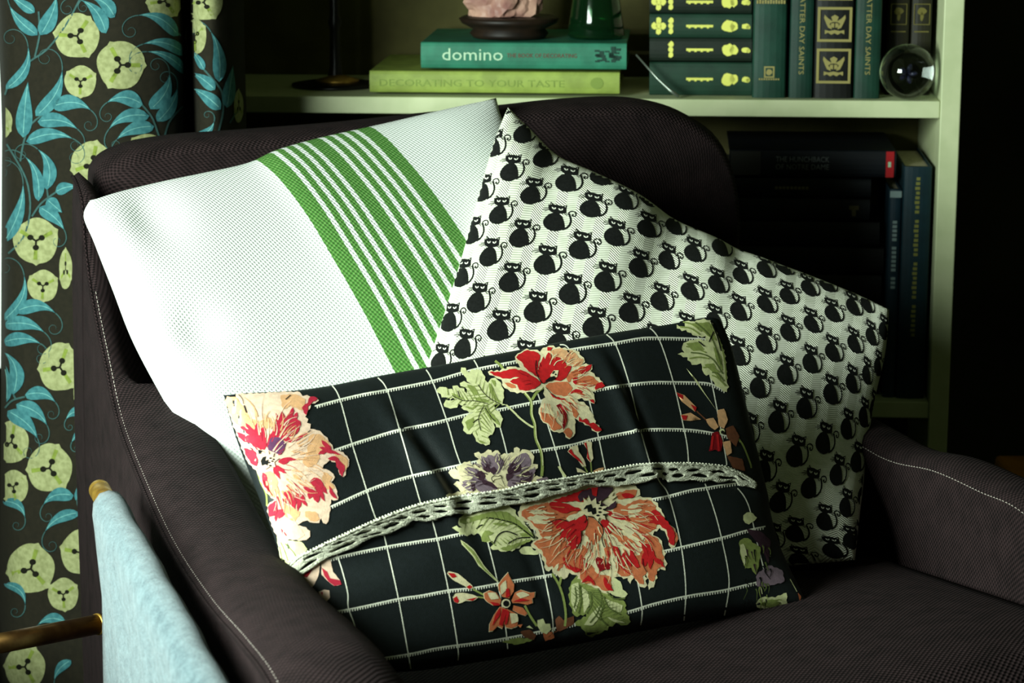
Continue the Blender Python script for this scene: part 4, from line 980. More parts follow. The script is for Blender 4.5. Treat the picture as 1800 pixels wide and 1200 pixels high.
pg('dpurple', T3([(520, 360), (640, 325), (760, 330), (730, 390), (660, 440), (720, 480), (780, 430), (775, 480), (720, 500), (660, 460), (600, 440), (560, 400), (510, 440), (490, 400)]), 6, .6)
pg('red', T3([(590, 330), (640, 330), (630, 400), (600, 390)]), 7); pg('cream', T3([(720, 400), (760, 360), (750, 400), (790, 390), (740, 430)]), 7, .6)
pg('cream', T3([(505, 470), (535, 450), (530, 410), (565, 440), (570, 390), (590, 440), (625, 410), (630, 455), (665, 430), (660, 470), (715, 475), (680, 505), (730, 525), (690, 535), (700, 580), (650, 560), (640, 590), (610, 550), (560, 535), (525, 520)]), 8)
pg('ink', T3([(530, 500), (550, 470), (590, 458), (600, 490), (622, 485), (628, 530), (600, 540), (590, 515), (565, 520), (560, 490)]), 9)
for x, y in ((640, 452), (668, 470), (655, 492), (690, 500), (655, 520), (690, 540), (640, 545)): pg('ink', circle(*T3([(x, y)])[0], 3.2, 1.8, 7, .5), 9)
ln('ink', T3([(515, 660), (518, 740), (500, 795)]), 1.6, 7); ln('ink', T3([(565, 550), (620, 565), (685, 650), (672, 720), (692, 785)]), 1.8, 7); ln('ink', T3([(265, 600), (340, 572), (420, 588)]), 1.3, 7); ln('ink', T3([(980, 870), (985, 920), (1010, 970)]), 1.3, 7); ln('ink', T3([(540, 600), (560, 560), (535, 535)]), 1.3, 7); ln('cream', T3([(780, 850), (790, 940), (770, 1000)]), 2, 7)
# ---- top flower
pg('cream', T2([(530, 295), (640, 290), (760, 245), (870, 265), (800, 200), (790, 150), (870, 92), (960, 85), (1030, 105), (1090, 60), (1120, 45), (1180, 65), (1290, 75), (1370, 90), (1410, 130), (1450, 160), (1460, 200), (1430, 230), (1530, 225), (1510, 290), (1560, 340), (1630, 390), (1650, 430), (1580, 470), (1520, 470), (1550, 540), (1550, 600), (1500, 570), (1430, 545), (1340, 555), (1400, 580), (1470, 610), (1520, 680), (1560, 790), (1620, 855), (1560, 870), (1500, 810), (1440, 780), (1360, 740), (1365, 830), (1350, 910), (1310, 940), (1250, 870), (1160, 870), (1110, 800), (1060, 780), (1015, 690), (1040, 590), (1080, 540), (1065, 440), (1000, 470), (900, 490), (790, 490), (690, 450), (660, 370), (590, 335)]), 3, 2.6)
for L in ([(1130, 100), (1200, 75), (1290, 90), (1360, 110), (1400, 160), (1450, 180), (1410, 240), (1330, 220), (1280, 200), (1240, 160), (1180, 140)], [(1400, 350), (1500, 330), (1560, 370), (1600, 400), (1540, 430), (1450, 430), (1400, 400), (1370, 420)], [(1080, 430), (1150, 400), (1250, 390), (1310, 410), (1340, 450), (1290, 520), (1200, 520), (1130, 480)],
          [(1030, 680), (1070, 690), (1140, 720), (1200, 790), (1240, 830), (1160, 860), (1110, 790), (1060, 770)], [(1250, 870), (1300, 830), (1340, 880), (1310, 930)], [(1300, 580), (1350, 620), (1400, 700), (1370, 740), (1330, 660)], [(690, 400), (760, 410), (800, 450), (720, 435)], [(1390, 270), (1450, 240), (1480, 290), (1400, 330), (1330, 350), (1300, 400), (1280, 350), (1340, 300)]):
    pg('orange' if L[0][0] != 1130 else 'peach', T2(L), 4, 1.8)
for L in ([(540, 300), (650, 300), (760, 270), (870, 290), (960, 340), (1040, 400), (1000, 440), (920, 475), (830, 470), (810, 420), (740, 390), (830, 350), (780, 345), (700, 360), (620, 340)], [(800, 160), (880, 100), (970, 100), (1030, 140), (1010, 200), (1000, 270), (1010, 350), (960, 310), (900, 270), (850, 200)],
          [(1040, 200), (1060, 150), (1075, 180), (1110, 110), (1140, 160), (1120, 210), (1180, 150), (1240, 180), (1290, 240), (1330, 240), (1300, 310), (1250, 370), (1190, 380), (1140, 370), (1060, 410), (1010, 340), (1015, 260)], [(1100, 60), (1150, 65), (1130, 95), (1100, 95)], [(1400, 290), (1460, 250), (1525, 225), (1510, 270), (1430, 320)],
          [(1340, 350), (1390, 350), (1370, 420), (1345, 400)], [(1550, 450), (1570, 410), (1620, 390), (1650, 430), (1590, 450), (1560, 470)], [(1310, 510), (1370, 460), (1430, 480), (1450, 525), (1400, 510), (1350, 495)], [(1120, 500), (1170, 540), (1280, 560), (1200, 560), (1150, 540)], [(1400, 720), (1430, 760), (1470, 740), (1500, 790), (1540, 780), (1620, 855), (1560, 865), (1500, 810), (1450, 780), (1400, 770)], [(1500, 560), (1540, 560), (1550, 600)]):
    pg('red', T2(L), 5, 1.5)
pg('dred', T2([(1180, 620), (1220, 600), (1280, 680), (1285, 770), (1250, 860), (1240, 800), (1240, 720), (1210, 660)]), 6)
ln('cream', T2([(710, 255), (850, 275), (940, 320), (1010, 365)]), 1.8, 6); ln('ink', T2([(990, 190), (990, 300), (1050, 410), (1110, 370)]), 1.4, 7); ln('cream', T2([(1160, 240), (1190, 200), (1250, 180)]), 1.3, 7); ln('cream', T2([(1120, 230), (1150, 160), (1190, 130)]), 1.3, 7)
pg('cream', T2([(1125, 330), (1160, 285), (1205, 285), (1190, 350), (1130, 350)]), 7); pg('ink', T2([(1070, 390), (1120, 350), (1165, 340), (1175, 365), (1120, 390)]), 8)
for x, y in ((1150, 312), (1175, 325), (1160, 300)): pg('ink', circle(*T2([(x, y)])[0], 1.6, 1.6, 7), 8)
ln('ink', T2([(1080, 445), (1130, 500), (1180, 540)]), 1.0, 6); ln('ink', T2([(1290, 90), (1310, 120)]), 2.4, 6)
# ---- leaf by the top flower
pg('leaf', T2([(275, 255), (350, 300), (430, 270), (480, 310), (500, 370), (530, 400), (560, 360), (620, 370), (660, 430), (680, 500), (670, 600), (710, 610), (640, 600), (560, 590), (600, 660), (650, 700), (660, 780), (650, 830), (580, 780), (590, 860), (530, 920), (545, 990), (460, 985), (410, 930), (400, 850), (330, 890), (300, 820), (280, 780), (320, 720), (400, 680), (300, 660), (275, 640), (330, 610), (250, 600), (210, 640), (150, 640), (105, 605), (160, 570), (220, 560), (130, 540), (80, 510), (40, 465), (90, 440), (200, 480), (190, 430), (260, 450), (330, 500), (370, 520), (310, 440), (260, 405), (330, 400), (370, 410), (300, 330)]), 3, 3.2)
for L in ([(380, 540), (470, 550), (560, 585), (470, 590)], [(330, 420), (400, 440), (440, 510), (400, 520), (360, 470)], [(540, 400), (570, 430), (600, 540), (660, 590), (600, 570), (545, 470)], [(520, 650), (560, 690), (620, 750), (645, 810), (590, 770), (540, 720)], [(310, 780), (390, 730), (400, 780), (345, 860)], [(410, 860), (440, 950), (520, 980), (450, 970)], [(180, 500), (240, 520), (290, 560), (200, 540)], [(560, 370), (600, 380), (600, 440)], [(300, 630), (380, 640), (440, 610), (380, 660)]):
    pg('olive', T2(L), 4, 1.3)
for L in ([(185, 525), (290, 572), (400, 575), (530, 602)], [(435, 420), (490, 500), (560, 560), (660, 612)], [(495, 615), (450, 700), (440, 760), (460, 860)], [(440, 745), (385, 785)], [(240, 480), (260, 540)], [(500, 640), (560, 730), (600, 770)]): ln('ink', T2(L), 1.2, 5)
# ---- purple flower
pg('cream', T4([(75, 575), (160, 555), (230, 545), (200, 500), (155, 465), (220, 440), (210, 415), (130, 385), (120, 320), (200, 330), (180, 290), (230, 270), (320, 230), (340, 280), (400, 270), (410, 210), (360, 155), (430, 160), (460, 150), (500, 115), (535, 125), (540, 150), (600, 125), (620, 180), (700, 165), (760, 150), (790, 90), (820, 110), (815, 150), (870, 115), (940, 150), (960, 210), (950, 260), (1000, 265), (1000, 300), (960, 330), (955, 400), (1040, 385), (1060, 430), (900, 510), (700, 540), (500, 580), (370, 610), (280, 600), (150, 640)]), 2, 3.0)
for L in ([(430, 180), (480, 200), (500, 170), (560, 190), (590, 150), (620, 200), (655, 230), (640, 290), (600, 360), (560, 370), (530, 330), (480, 340), (440, 290)], [(740, 240), (800, 180), (880, 150), (930, 220), (920, 280), (850, 330), (800, 370), (700, 360), (710, 290)], [(240, 440), (330, 420), (420, 340), (470, 380), (500, 440), (600, 470), (610, 500), (480, 540), (400, 530), (360, 470), (300, 430), (260, 470)],
          [(700, 430), (760, 380), (850, 400), (900, 340), (970, 290), (950, 400), (930, 440), (860, 470), (760, 500), (690, 480)], [(260, 310), (330, 300), (400, 320), (420, 350), (340, 370)], [(150, 600), (260, 565), (330, 560), (260, 600)], [(230, 470), (300, 470), (350, 520), (340, 540), (260, 500)]):
    pg('purple', T4(L), 3, 2.0)
for L in ([(450, 290), (500, 260), (520, 310), (560, 290), (590, 330), (550, 370), (500, 340), (460, 330)], [(370, 370), (430, 330), (470, 390), (450, 430), (390, 410)], [(700, 300), (780, 230), (790, 270), (820, 260), (830, 320), (770, 350), (700, 360)], [(820, 380), (900, 330), (920, 360), (940, 340), (930, 430), (870, 460), (810, 450), (850, 400)], [(430, 420), (520, 440), (600, 480), (590, 510), (500, 480), (440, 450)], [(320, 440), (350, 430), (370, 520), (350, 540)], [(680, 360), (760, 370), (690, 440)]):
    pg('dpurple', T4(L), 4, 1.6)
pg('cream', T4([(490, 370), (520, 345), (560, 380), (620, 370), (640, 400), (560, 420), (540, 450), (600, 460), (650, 500), (590, 500), (540, 450), (490, 430), (470, 400)]), 5)
ln('ink', T4([(545, 440), (530, 410), (555, 385), (600, 390), (620, 380), (640, 430), (670, 490)]), 1.0, 6); ln('ink', T4([(620, 200), (640, 240), (620, 320)]), 1.0, 6); ln('cream', T4([(590, 250), (610, 300), (580, 360)]), 1.6, 5)
# ---- leaf under the lace
pg('leaf', T4([(140, 900), (240, 900), (200, 850), (230, 790), (360, 760), (520, 720), (650, 680), (730, 700), (800, 790), (880, 860), (930, 930), (990, 1010), (900, 1030), (840, 1060), (780, 1110), (680, 1140), (600, 1120), (520, 1100), (560, 1060), (540, 1030), (440, 1040), (430, 990), (400, 950), (330, 960), (260, 970), (180, 930)]), 2, 3.4)
pg('leaf', T4([(810, 1130), (860, 1090), (930, 1090), (960, 1130), (1040, 1130), (1000, 1170), (900, 1170), (830, 1160)]), 2, .8)
for L in ([(210, 820), (350, 790), (520, 745), (680, 740), (780, 810), (860, 880), (950, 980), (960, 1010), (850, 930), (760, 870), (640, 830), (520, 800), (400, 820), (280, 860), (215, 850)], [(430, 1000), (470, 930), (560, 950), (500, 980), (520, 1030), (440, 1040)], [(620, 1110), (760, 1070), (880, 1030), (940, 1020), (800, 1090), (690, 1135)], [(540, 860), (640, 850), (700, 880), (620, 880)], [(820, 960), (880, 960), (930, 990), (860, 1000)]): pg('olive', T4(L), 3, 1.4)
for L in ([(480, 800), (620, 820), (760, 860), (860, 930), (960, 1010)], [(555, 1060), (600, 975), (680, 938), (790, 975)], [(700, 1058), (800, 1008), (920, 1000)], [(380, 915), (420, 880), (450, 875)], [(870, 860), (930, 930), (970, 1010)]): ln('ink', T4(L), 2.0, 4)
# ---- buds above the lace
pg('cream', T3([(415, 60), (440, 25), (490, 10), (500, 60), (540, 120), (555, 170), (530, 178), (490, 120), (450, 90)]), 3, .4); pg('red', T3([(418, 58), (442, 40), (460, 75), (500, 110), (540, 165), (490, 125), (450, 90)]), 4)
pg('cream', T3([(535, 0), (560, -20), (600, -10), (598, 30), (610, 110), (590, 145), (560, 110), (570, 50)]), 3, .4); pg('red', T3([(540, 0), (555, -10), (565, 40), (575, 100), (590, 140), (562, 110), (565, 50)]), 4)
ln('olive', T3([(540, 170), (565, 215)]), 2.4, 3); ln('olive', T3([(590, 140), (596, 215)]), 2.4, 3); pg('cream', T3([(480, 180), (520, 195), (560, 220), (490, 215)]), 3); pg('peach', T3([(610, 205), (650, 185), (690, 178), (680, 215), (620, 220)]), 3); ln('leaf', T3([(350, 170), (375, 215), (400, 250)]), 4.5, 3, False)
pg('purple', T3([(180, 270), (260, 250), (300, 300), (200, 320)]), 3)
# ---- orchid, buds and blade
ln('olive', T5([(760, 620), (800, 700), (865, 800)]), 4, 2); ln('olive', T5([(305, 478), (400, 528)]), 3, 2); ln('olive', T5([(340, 545), (420, 555)]), 2.6, 2)
for L in ([(610, 335), (630, 380), (665, 440), (660, 500), (620, 560), (560, 545), (530, 490), (525, 440), (560, 390)], [(400, 515), (450, 490), (510, 510), (550, 570), (540, 620), (480, 620), (430, 590), (405, 560)], [(640, 580), (670, 510), (720, 485), (800, 510), (845, 505), (840, 550), (820, 560), (825, 600), (780, 615), (700, 600), (650, 600)], [(660, 620), (740, 640), (780, 690), (760, 710), (700, 690), (650, 660)], [(540, 630), (590, 650), (620, 680), (590, 760), (560, 820), (520, 800), (480, 840), (445, 845), (450, 780), (490, 700)], [(600, 650), (680, 690), (700, 740), (690, 800), (640, 820), (590, 810), (570, 740)]): 
    pg('cream', T5([(590+(a-590)*1.03, 600+(b_-600)*1.03) for a, b_ in L]), 3); pg('orange', T5(L), 4)
for L in ([(540, 450), (590, 400), (600, 480), (550, 530)], [(430, 510), (500, 510), (530, 560), (460, 570)], [(680, 520), (740, 500), (800, 530), (720, 560)], [(625, 690), (690, 695), (700, 760), (640, 780)]): pg('cream', T5(L), 5, .6)
for L in ([(590, 480), (615, 470), (625, 540), (590, 555)], [(450, 590), (520, 600), (540, 620), (480, 620)], [(650, 590), (720, 560), (800, 575), (730, 585)], [(560, 650), (600, 660), (560, 800), (530, 790)], [(500, 700), (540, 640), (540, 700), (470, 800)], [(600, 660), (620, 680), (600, 780), (580, 790)]): pg('red', T5(L), 6, .5)
pg('cream', circle(*T5([(590, 605)])[0], 8, 8, 14), 7); pg('ink', circle(*T5([(590, 606)])[0], 5.4, 5.4, 12), 8)
pg('cream', T5([(75, 340), (90, 320), (170, 340), (220, 380), (300, 450), (310, 470), (270, 480), (230, 450), (170, 420), (120, 390)]), 3, .4); pg('red', T5([(82, 335), (140, 340), (160, 370), (120, 380)]), 4); pg('red', T5([(245, 460), (275, 440), (300, 460), (270, 478)]), 4)
pg('cream', T5([(125, 550), (150, 515), (220, 510), (300, 525), (350, 550), (310, 580), (240, 580), (180, 605), (140, 590)]), 3, .4); pg('red', T5([(130, 560), (160, 540), (180, 580), (170, 600), (140, 590)]), 4); pg('red', T5([(240, 570), (340, 550), (300, 580)]), 4)
pg('leaf', T5([(195, 45), (250, 80), (310, 130), (350, 190), (400, 270), (460, 340), (530, 410), (510, 410), (430, 340), (350, 270), (310, 200), (250, 130), (205, 85)]), 3); pg('olive', T5([(205, 60), (250, 95), (310, 150), (350, 220), (400, 290), (500, 395), (400, 310), (340, 240), (310, 180), (250, 120)]), 4)
ln('olive', T5([(1000, 340), (1060, 440), (1100, 560), (1120, 700), (1112, 800)]), 4, 2); ln('olive', T5([(1080, 370), (1066, 440)]), 4, 2)
# ---- cabbage leaves at the lower edge
pg('olive', T5([(1190, 390), (1240, 370), (1250, 420), (1310, 430), (1380, 470), (1450, 510), (1540, 560), (1640, 590), (1640, 640), (1650, 690), (1690, 760), (1640, 790), (1560, 770), (1500, 800), (1440, 850), (1330, 890), (1250, 800), (1200, 770), (1300, 720), (1340, 620), (1300, 690), (1200, 710), (1170, 640), (1150, 560), (1160, 450)]), 2, 3); pg('leaf', T5([(1530, 370), (1600, 410), (1620, 480), (1665, 520), (1640, 550), (1560, 540), (1500, 500)]), 2, 1)
for L in ([(1170, 440), (1230, 420), (1240, 560), (1200, 680), (1165, 580)], [(1260, 460), (1310, 500), (1330, 600), (1280, 690), (1270, 560)], [(1450, 560), (1540, 590), (1620, 620), (1600, 680), (1500, 640)], [(1340, 700), (1420, 620), (1440, 680), (1360, 790), (1280, 790)], [(1480, 720), (1580, 750), (1640, 770), (1540, 760)]): pg('leaf', T5(L), 3, .8)
for L in ([(1330, 500), (1345, 600), (1300, 690)], [(1400, 470), (1430, 560), (1400, 680), (1330, 770)], [(1450, 540), (1500, 640), (1600, 700)], [(1200, 460), (1210, 560), (1190, 640)], [(1240, 440), (1255, 560), (1230, 690)], [(1480, 500), (1540, 560), (1640, 560)], [(1450, 620), (1420, 720), (1480, 790)]): ln('dleaf', T5(L), 2.2, 4)
pg('brown', T5([(720, 850), (800, 830), (860, 880), (840, 920), (760, 900)]), 2, .8); pg('brown', T5([(1030, 740), (1060, 710), (1100, 750), (1190, 710), (1190, 780), (1100, 830), (1000, 860), (960, 900), (1040, 840)]), 2, 1); pg('leaf', T5([(870, 750), (920, 735), (940, 780), (980, 780), (990, 830), (950, 870), (900, 850), (870, 800)]), 3); pg('leaf', T5([(770, 810), (800, 795), (835, 825)]), 3); pg('orange', T5([(920, 860), (1000, 850), (1020, 900), (940, 930)]), 2, 1); pg('olive', T5([(560, 940), (700, 900), (830, 920), (700, 960)]), 2, 1.4); pg('orange', T5([(690, 790), (740, 785), (720, 815)]), 3)
# ---- left flower
for L in ([(350, 750), (375, 830), (410, 920), (415, 1010)], [(330, 700), (380, 850), (470, 950)]): ln('olive', T1(L), 3, 2)
pg('pale', T1([(50, 118), (130, 103), (250, 108), (400, 102), (520, 92), (680, 95), (700, 125), (790, 130), (830, 160), (770, 185), (745, 240), (720, 290), (745, 310), (735, 340), (765, 350), (760, 390), (840, 405), (870, 440), (900, 460), (910, 490), (940, 520), (950, 560), (1000, 570), (1060, 610), (1075, 660), (1050, 730), (1030, 780), (1000, 760), (990, 710), (970, 660), (920, 640), (870, 680), (860, 710), (920, 730), (960, 780), (930, 820), (970, 870), (985, 965), (930, 960), (920, 1010), (915, 1100), (890, 1160), (865, 1150), (850, 1080), (835, 1150), (790, 1150), (740, 1130), (700, 1140), (640, 1170), (700, 1180), (760, 1215), (760, 1260), (700, 1290), (600, 1280), (520, 1290), (470, 1195), (430, 1080), (420, 1010), (460, 975), (480, 960), (400, 880), (360, 780), (330, 720), (260, 650), (200, 500), (160, 390), (100, 220)]), 3, 2.0)
for L in ([(60, 130), (150, 130), (200, 190), (240, 250), (280, 310), (350, 330), (440, 300), (450, 360), (400, 390), (330, 390), (200, 360), (150, 330), (100, 210)], [(520, 120), (640, 110), (720, 150), (700, 240), (600, 200), (540, 230)], [(760, 440), (830, 430), (880, 470), (930, 530), (900, 580), (830, 590), (830, 640), (770, 700), (720, 690), (700, 640), (740, 580), (740, 500)], [(400, 740), (440, 730), (490, 790), (500, 900), (470, 950), (420, 880), (400, 800)], [(870, 740), (940, 780), (920, 820), (960, 870), (900, 880), (860, 810)], [(720, 1060), (800, 1060), (840, 1120), (790, 1140), (720, 1100)], [(940, 580), (1050, 620), (1065, 670), (1040, 740), (1000, 640)], [(620, 760), (700, 770), (680, 800), (630, 790)], [(560, 1000), (680, 1060), (640, 1140), (560, 1100)]): pg('peach', T1(L), 4, 1.6)
for L in ([(170, 410), (230, 430), (270, 440), (200, 365), (265, 395), (240, 340), (310, 400), (330, 340), (350, 400), (385, 370), (400, 420), (400, 500), (390, 560), (330, 540), (270, 500), (210, 470)], [(480, 260), (500, 290), (530, 250), (560, 310), (620, 215), (620, 300), (655, 255), (650, 310), (680, 330), (670, 400), (630, 440), (580, 450), (610, 480), (700, 440), (740, 420), (680, 470), (600, 500), (540, 480), (450, 560), (410, 540), (420, 470), (460, 400), (490, 340)],
          [(230, 540), (300, 560), (330, 600), (340, 690), (310, 680), (260, 620)], [(510, 640), (570, 620), (650, 635), (590, 650), (540, 680), (500, 660)], [(470, 680), (520, 700), (570, 750), (500, 730), (520, 800), (490, 770), (460, 720)], [(380, 740), (410, 760), (430, 880), (400, 860), (380, 800)], [(550, 900), (600, 900), (640, 960), (640, 1040), (600, 1000), (570, 950)], [(640, 900), (680, 950), (700, 920), (735, 1020), (690, 980), (660, 1060), (650, 980)],
          [(700, 860), (780, 880), (810, 900), (760, 810), (790, 785), (840, 800), (870, 850), (900, 920), (860, 900), (880, 980), (840, 930), (820, 990), (780, 940), (750, 960), (740, 900)], [(910, 850), (960, 920), (980, 960), (930, 930)], [(850, 480), (900, 510), (930, 560), (1010, 600), (940, 590), (890, 580), (820, 600), (860, 560), (830, 540), (880, 540)], [(900, 630), (960, 610), (1010, 660), (1040, 690), (1020, 780), (990, 720), (960, 650)],
          [(425, 1020), (480, 970), (490, 1010), (480, 1090), (440, 1100)], [(480, 1060), (540, 1040), (560, 1080), (520, 1110), (490, 1140)], [(690, 220), (740, 180), (760, 130), (820, 145), (780, 170), (740, 210), (730, 280)]): pg('pink', T1(L), 5, 1.6)
pg('plum', T1([(420, 500), (450, 460), (510, 460), (560, 510), (550, 550), (520, 600), (470, 580), (420, 560)]), 6, .8); ln('pale', T1([(460, 570), (510, 500), (580, 440)]), 3, 7, True); ln('pale', T1([(480, 580), (540, 520)]), 2, 7, True)
pg('pale', T1([(330, 600), (370, 595), (360, 560), (400, 590), (420, 560), (430, 600), (470, 580), (460, 620), (510, 630), (470, 660), (480, 700), (430, 700), (400, 720), (370, 700), (340, 700), (350, 650)]), 8); pg('ink', T1([(365, 650), (380, 620), (405, 615), (400, 650), (425, 640), (420, 690), (400, 680), (375, 690)]), 9)
for x, y in ((440, 630), (455, 655), (430, 665), (465, 640), (440, 690)): pg('ink', circle(*T1([(x, y)])[0], 2.4, 1.5, 7, .5), 9)
pg('ink', T1([(340, 560), (380, 570), (350, 600)]), 9); ln('ink', T1([(225, 200), (245, 260)]), 2, 6); ln('ink', T1([(560, 155), (600, 120)]), 1.4, 6); ln('ink', T1([(180, 115), (210, 150), (220, 190)]), 1.0, 6); ln('dred', T1([(390, 800), (420, 870), (460, 930)]), 1.6, 6); ln('ink', T1([(740, 420), (760, 400)]), 1.2, 6)
# leaf and petals near the left end of the lace
pg('leaf', T8([(30, 250), (110, 280), (200, 290), (240, 340), (200, 390), (130, 420), (90, 470), (60, 440), (48, 360)]), 3, .8); pg('pale', T8([(20, 60), (120, 100), (180, 180), (220, 240), (170, 275), (90, 265), (35, 230)]), 4, .8); pg('pink', T8([(60, 190), (90, 230), (100, 250), (70, 235)]), 5)
for L in ([(60, 290), (90, 360), (110, 420)], [(90, 300), (150, 370), (160, 400)], [(50, 320), (70, 420)]): ln('dleaf', T8(L), 1.4, 4)
pg('pale', T8([(200, 530), (240, 480), (330, 440), (320, 520), (290, 590), (245, 635), (210, 590)]), 2, .4); pg('dred', T8([(210, 530), (250, 480), (285, 470), (240, 540)]), 3); pg('pale', T8([(340, 430), (400, 410), (420, 500), (470, 560), (480, 590), (430, 600), (390, 570), (340, 520)]), 2, .4); pg('pink', T8([(340, 470), (380, 500), (400, 545), (470, 560), (480, 590), (430, 600), (390, 570), (360, 530)]), 3)
pg('pale', T8([(320, 640), (360, 625), (395, 630), (400, 680), (375, 710), (400, 780), (370, 760), (340, 700)]), 2); pg('pink', T8([(335, 645), (350, 640), (348, 670)]), 3)
pg('brown', T8([(310, 850), (360, 870), (400, 960), (380, 990), (330, 960)]), 2, .6); pg('brown', T8([(430, 870), (480, 860), (500, 930), (460, 990), (420, 980)]), 2, .6); pg('brown', T8([(440, 1010), (520, 1010), (590, 1060), (540, 1100), (470, 1070)]), 2, .6); pg('olive', T8([(320, 860), (350, 870), (390, 950), (350, 930)]), 3, .5); ln('brown', T8([(280, 690), (340, 770), (400, 850), (420, 990)]), 3.5, 2); ln('dleaf', T8([(540, 900), (540, 960), (510, 1000)]), 2, 2)
# ---- right side: leaf, buds, orchid
pg('leaf', T6([(75, 90), (190, 90), (260, 85), (330, 85), (360, 150), (390, 230), (420, 300), (430, 400), (440, 500), (440, 560), (390, 530), (340, 480), (330, 440), (290, 440), (270, 370), (240, 380), (180, 350), (180, 330), (115, 310), (160, 300), (145, 260), (170, 230), (240, 210), (320, 230), (300, 190), (240, 190), (170, 150), (110, 140), (110, 115)]), 2, 3)
for L in ([(200, 110), (320, 100), (370, 220), (330, 200), (260, 140)], [(170, 240), (250, 230), (290, 280), (220, 290)], [(290, 380), (350, 370), (400, 480), (350, 430)], [(350, 260), (400, 330), (410, 420), (370, 350)]): pg('olive', T6(L), 3, .8)
for L in ([(230, 100), (300, 160), (350, 230), (400, 380)], [(200, 300), (280, 310), (350, 350), (410, 440)], [(340, 430), (380, 440), (420, 490)]): ln('dleaf', T6(L), 2.2, 4)
pg('purple', T6([(180, 80), (280, 40), (350, 35), (375, 80), (320, 78), (250, 88)]), 3, .6)
pg('peach', T6([(105, 560), (160, 580), (200, 620), (240, 660), (230, 690), (190, 660), (140, 620)]), 2); pg('red', T6([(105, 562), (150, 580), (150, 610), (120, 590)]), 3); pg('red', T6([(200, 640), (240, 660), (230, 690)]), 3)
pg('peach', T6([(135, 710), (200, 695), (270, 740), (200, 750), (150, 745)]), 2); pg('red', T6([(138, 712), (180, 715), (170, 745), (148, 742)]), 3); ln('brown', T6([(240, 685), (310, 750)]), 2.4, 2)
pg('leaf', T6([(170, 400), (240, 480), (290, 560), (375, 685), (320, 610), (260, 530)]), 2)
for k, L in (('peach', [(300, 740), (350, 730), (385, 790), (360, 810), (320, 780)]), ('peach', [(375, 680), (420, 670), (445, 740), (420, 800), (385, 780)]), ('brown', [(430, 800), (480, 780), (520, 850), (500, 920), (440, 860)]), ('dred', [(340, 830), (380, 820), (410, 880), (400, 950), (360, 940), (320, 950), (340, 880)]), ('peach', [(410, 890), (460, 880), (470, 960), (440, 980)])): pg(k, T6(L), 3, .6)
for L in ([(345, 850), (335, 940)], [(375, 840), (385, 950)]): ln('red', T6(L), 4, 4)
pg('leaf', circle(*T6([(405, 820)])[0], 5, 5, 10), 5); pg('ink', circle(*T6([(408, 826)])[0], 3, 3, 9), 6)
ln('olive', T6([(480, 840), (540, 900), (590, 1020), (600, 1060)]), 3, 2); pg('brown', T6([(440, 980), (540, 1000), (560, 1080), (480, 1060)]), 2, .6)
pg('olive', T7([(150, 500), (220, 480), (260, 520), (330, 560), (320, 700), (290, 800), (250, 740), (200, 740), (160, 640), (150, 560)]), 2, 1.6); pg('leaf', T7([(150, 540), (180, 530), (210, 600), (190, 720), (160, 630)]), 3, 1.2); pg('leaf', T7([(180, 280), (240, 250), (300, 300), (230, 360), (180, 320)]), 2, 1.6); pg('dpurple', T7([(210, 400), (330, 420), (420, 500), (400, 700), (340, 560), (250, 460)]), 2, 1)
pg('purple', T7([(300, 800), (400, 720), (520, 760), (540, 860), (400, 900), (300, 900)]), 2, 1.6); pg('leaf', T7([(290, 1050), (340, 1000), (460, 1000), (560, 960), (560, 1080), (450, 1110), (300, 1080)]), 2, 1.6); pg('olive', T7([(320, 1060), (400, 1020), (520, 1020), (450, 1090)]), 3, 1); pg('orange', T7([(660, 960), (720, 990), (780, 1060), (680, 1060)]), 2); ln('leaf', T7([(330, 900), (345, 970)]), 2, 3); ln('leaf', T7([(590, 840), (650, 950)]), 1.4, 3)

# ---- brush strokes in the petals
S3 = T3([(60, 470), (260, 430), (520, 340), (760, 330), (960, 345), (1010, 405), (1100, 475), (1145, 575), (1110, 635), (1070, 660), (1130, 760), (1150, 950), (1075, 1050), (1005, 980), (950, 1050), (870, 1000), (760, 1010), (710, 1130), (510, 1050), (490, 990), (340, 990), (240, 890), (140, 760), (200, 710), (110, 590)])
c3 = T3([(620, 500)])[0]
streaks('cream', c3, S3, 130, -.2, 3.3, 46, .5, 1.0, 2.0, 6, 1); streaks('orange', c3, S3, 130, -.2, 3.3, 40, .4, .95, 2.2, 6, 2); streaks('red', c3, S3, 130, .1, 2.2, 26, .55, .95, 2.2, 6, 3); streaks('dred', c3, S3, 130, .3, 2.6, 12, .25, .7, 1.4, 7, 4); streaks('cream', c3, S3, 120, 0, 1.6, 16, .25, .6, 2.2, 6, 5)
S2 = T2([(560, 310), (640, 290), (870, 265), (790, 150), (960, 90), (1180, 70), (1370, 90), (1450, 160), (1430, 230), (1510, 290), (1560, 340), (1640, 420), (1520, 470), (1550, 580), (1430, 545), (1340, 555), (1470, 610), (1560, 790), (1500, 810), (1360, 740), (1365, 830), (1310, 940), (1160, 870), (1060, 780), (1015, 690), (1065, 440), (790, 490), (660, 370)])
c2 = T2([(1090, 390)])[0]
streaks('cream', c2, S2, 95, -1.2, 1.7, 34, .45, 1.0, 1.6, 7, 6); streaks('orange', c2, S2, 95, -1.4, 1.9, 30, .4, .95, 1.6, 7, 7); streaks('red', c2, S2, 95, -1.2, 1.2, 18, .5, .95, 1.4, 7, 8); streaks('dred', c2, S2, 80, 2.6, 4.4, 10, .2, .7, 1.2, 7, 9)
S1 = T1([(60, 130), (400, 110), (680, 100), (790, 140), (745, 240), (740, 330), (760, 390), (870, 440), (940, 520), (1060, 620), (1030, 760), (960, 650), (870, 700), (950, 780), (970, 950), (915, 1100), (850, 1080), (700, 1140), (520, 1250), (430, 1080), (480, 960), (360, 780), (260, 650), (160, 390)])
c1 = T1([(400, 650)])[0]
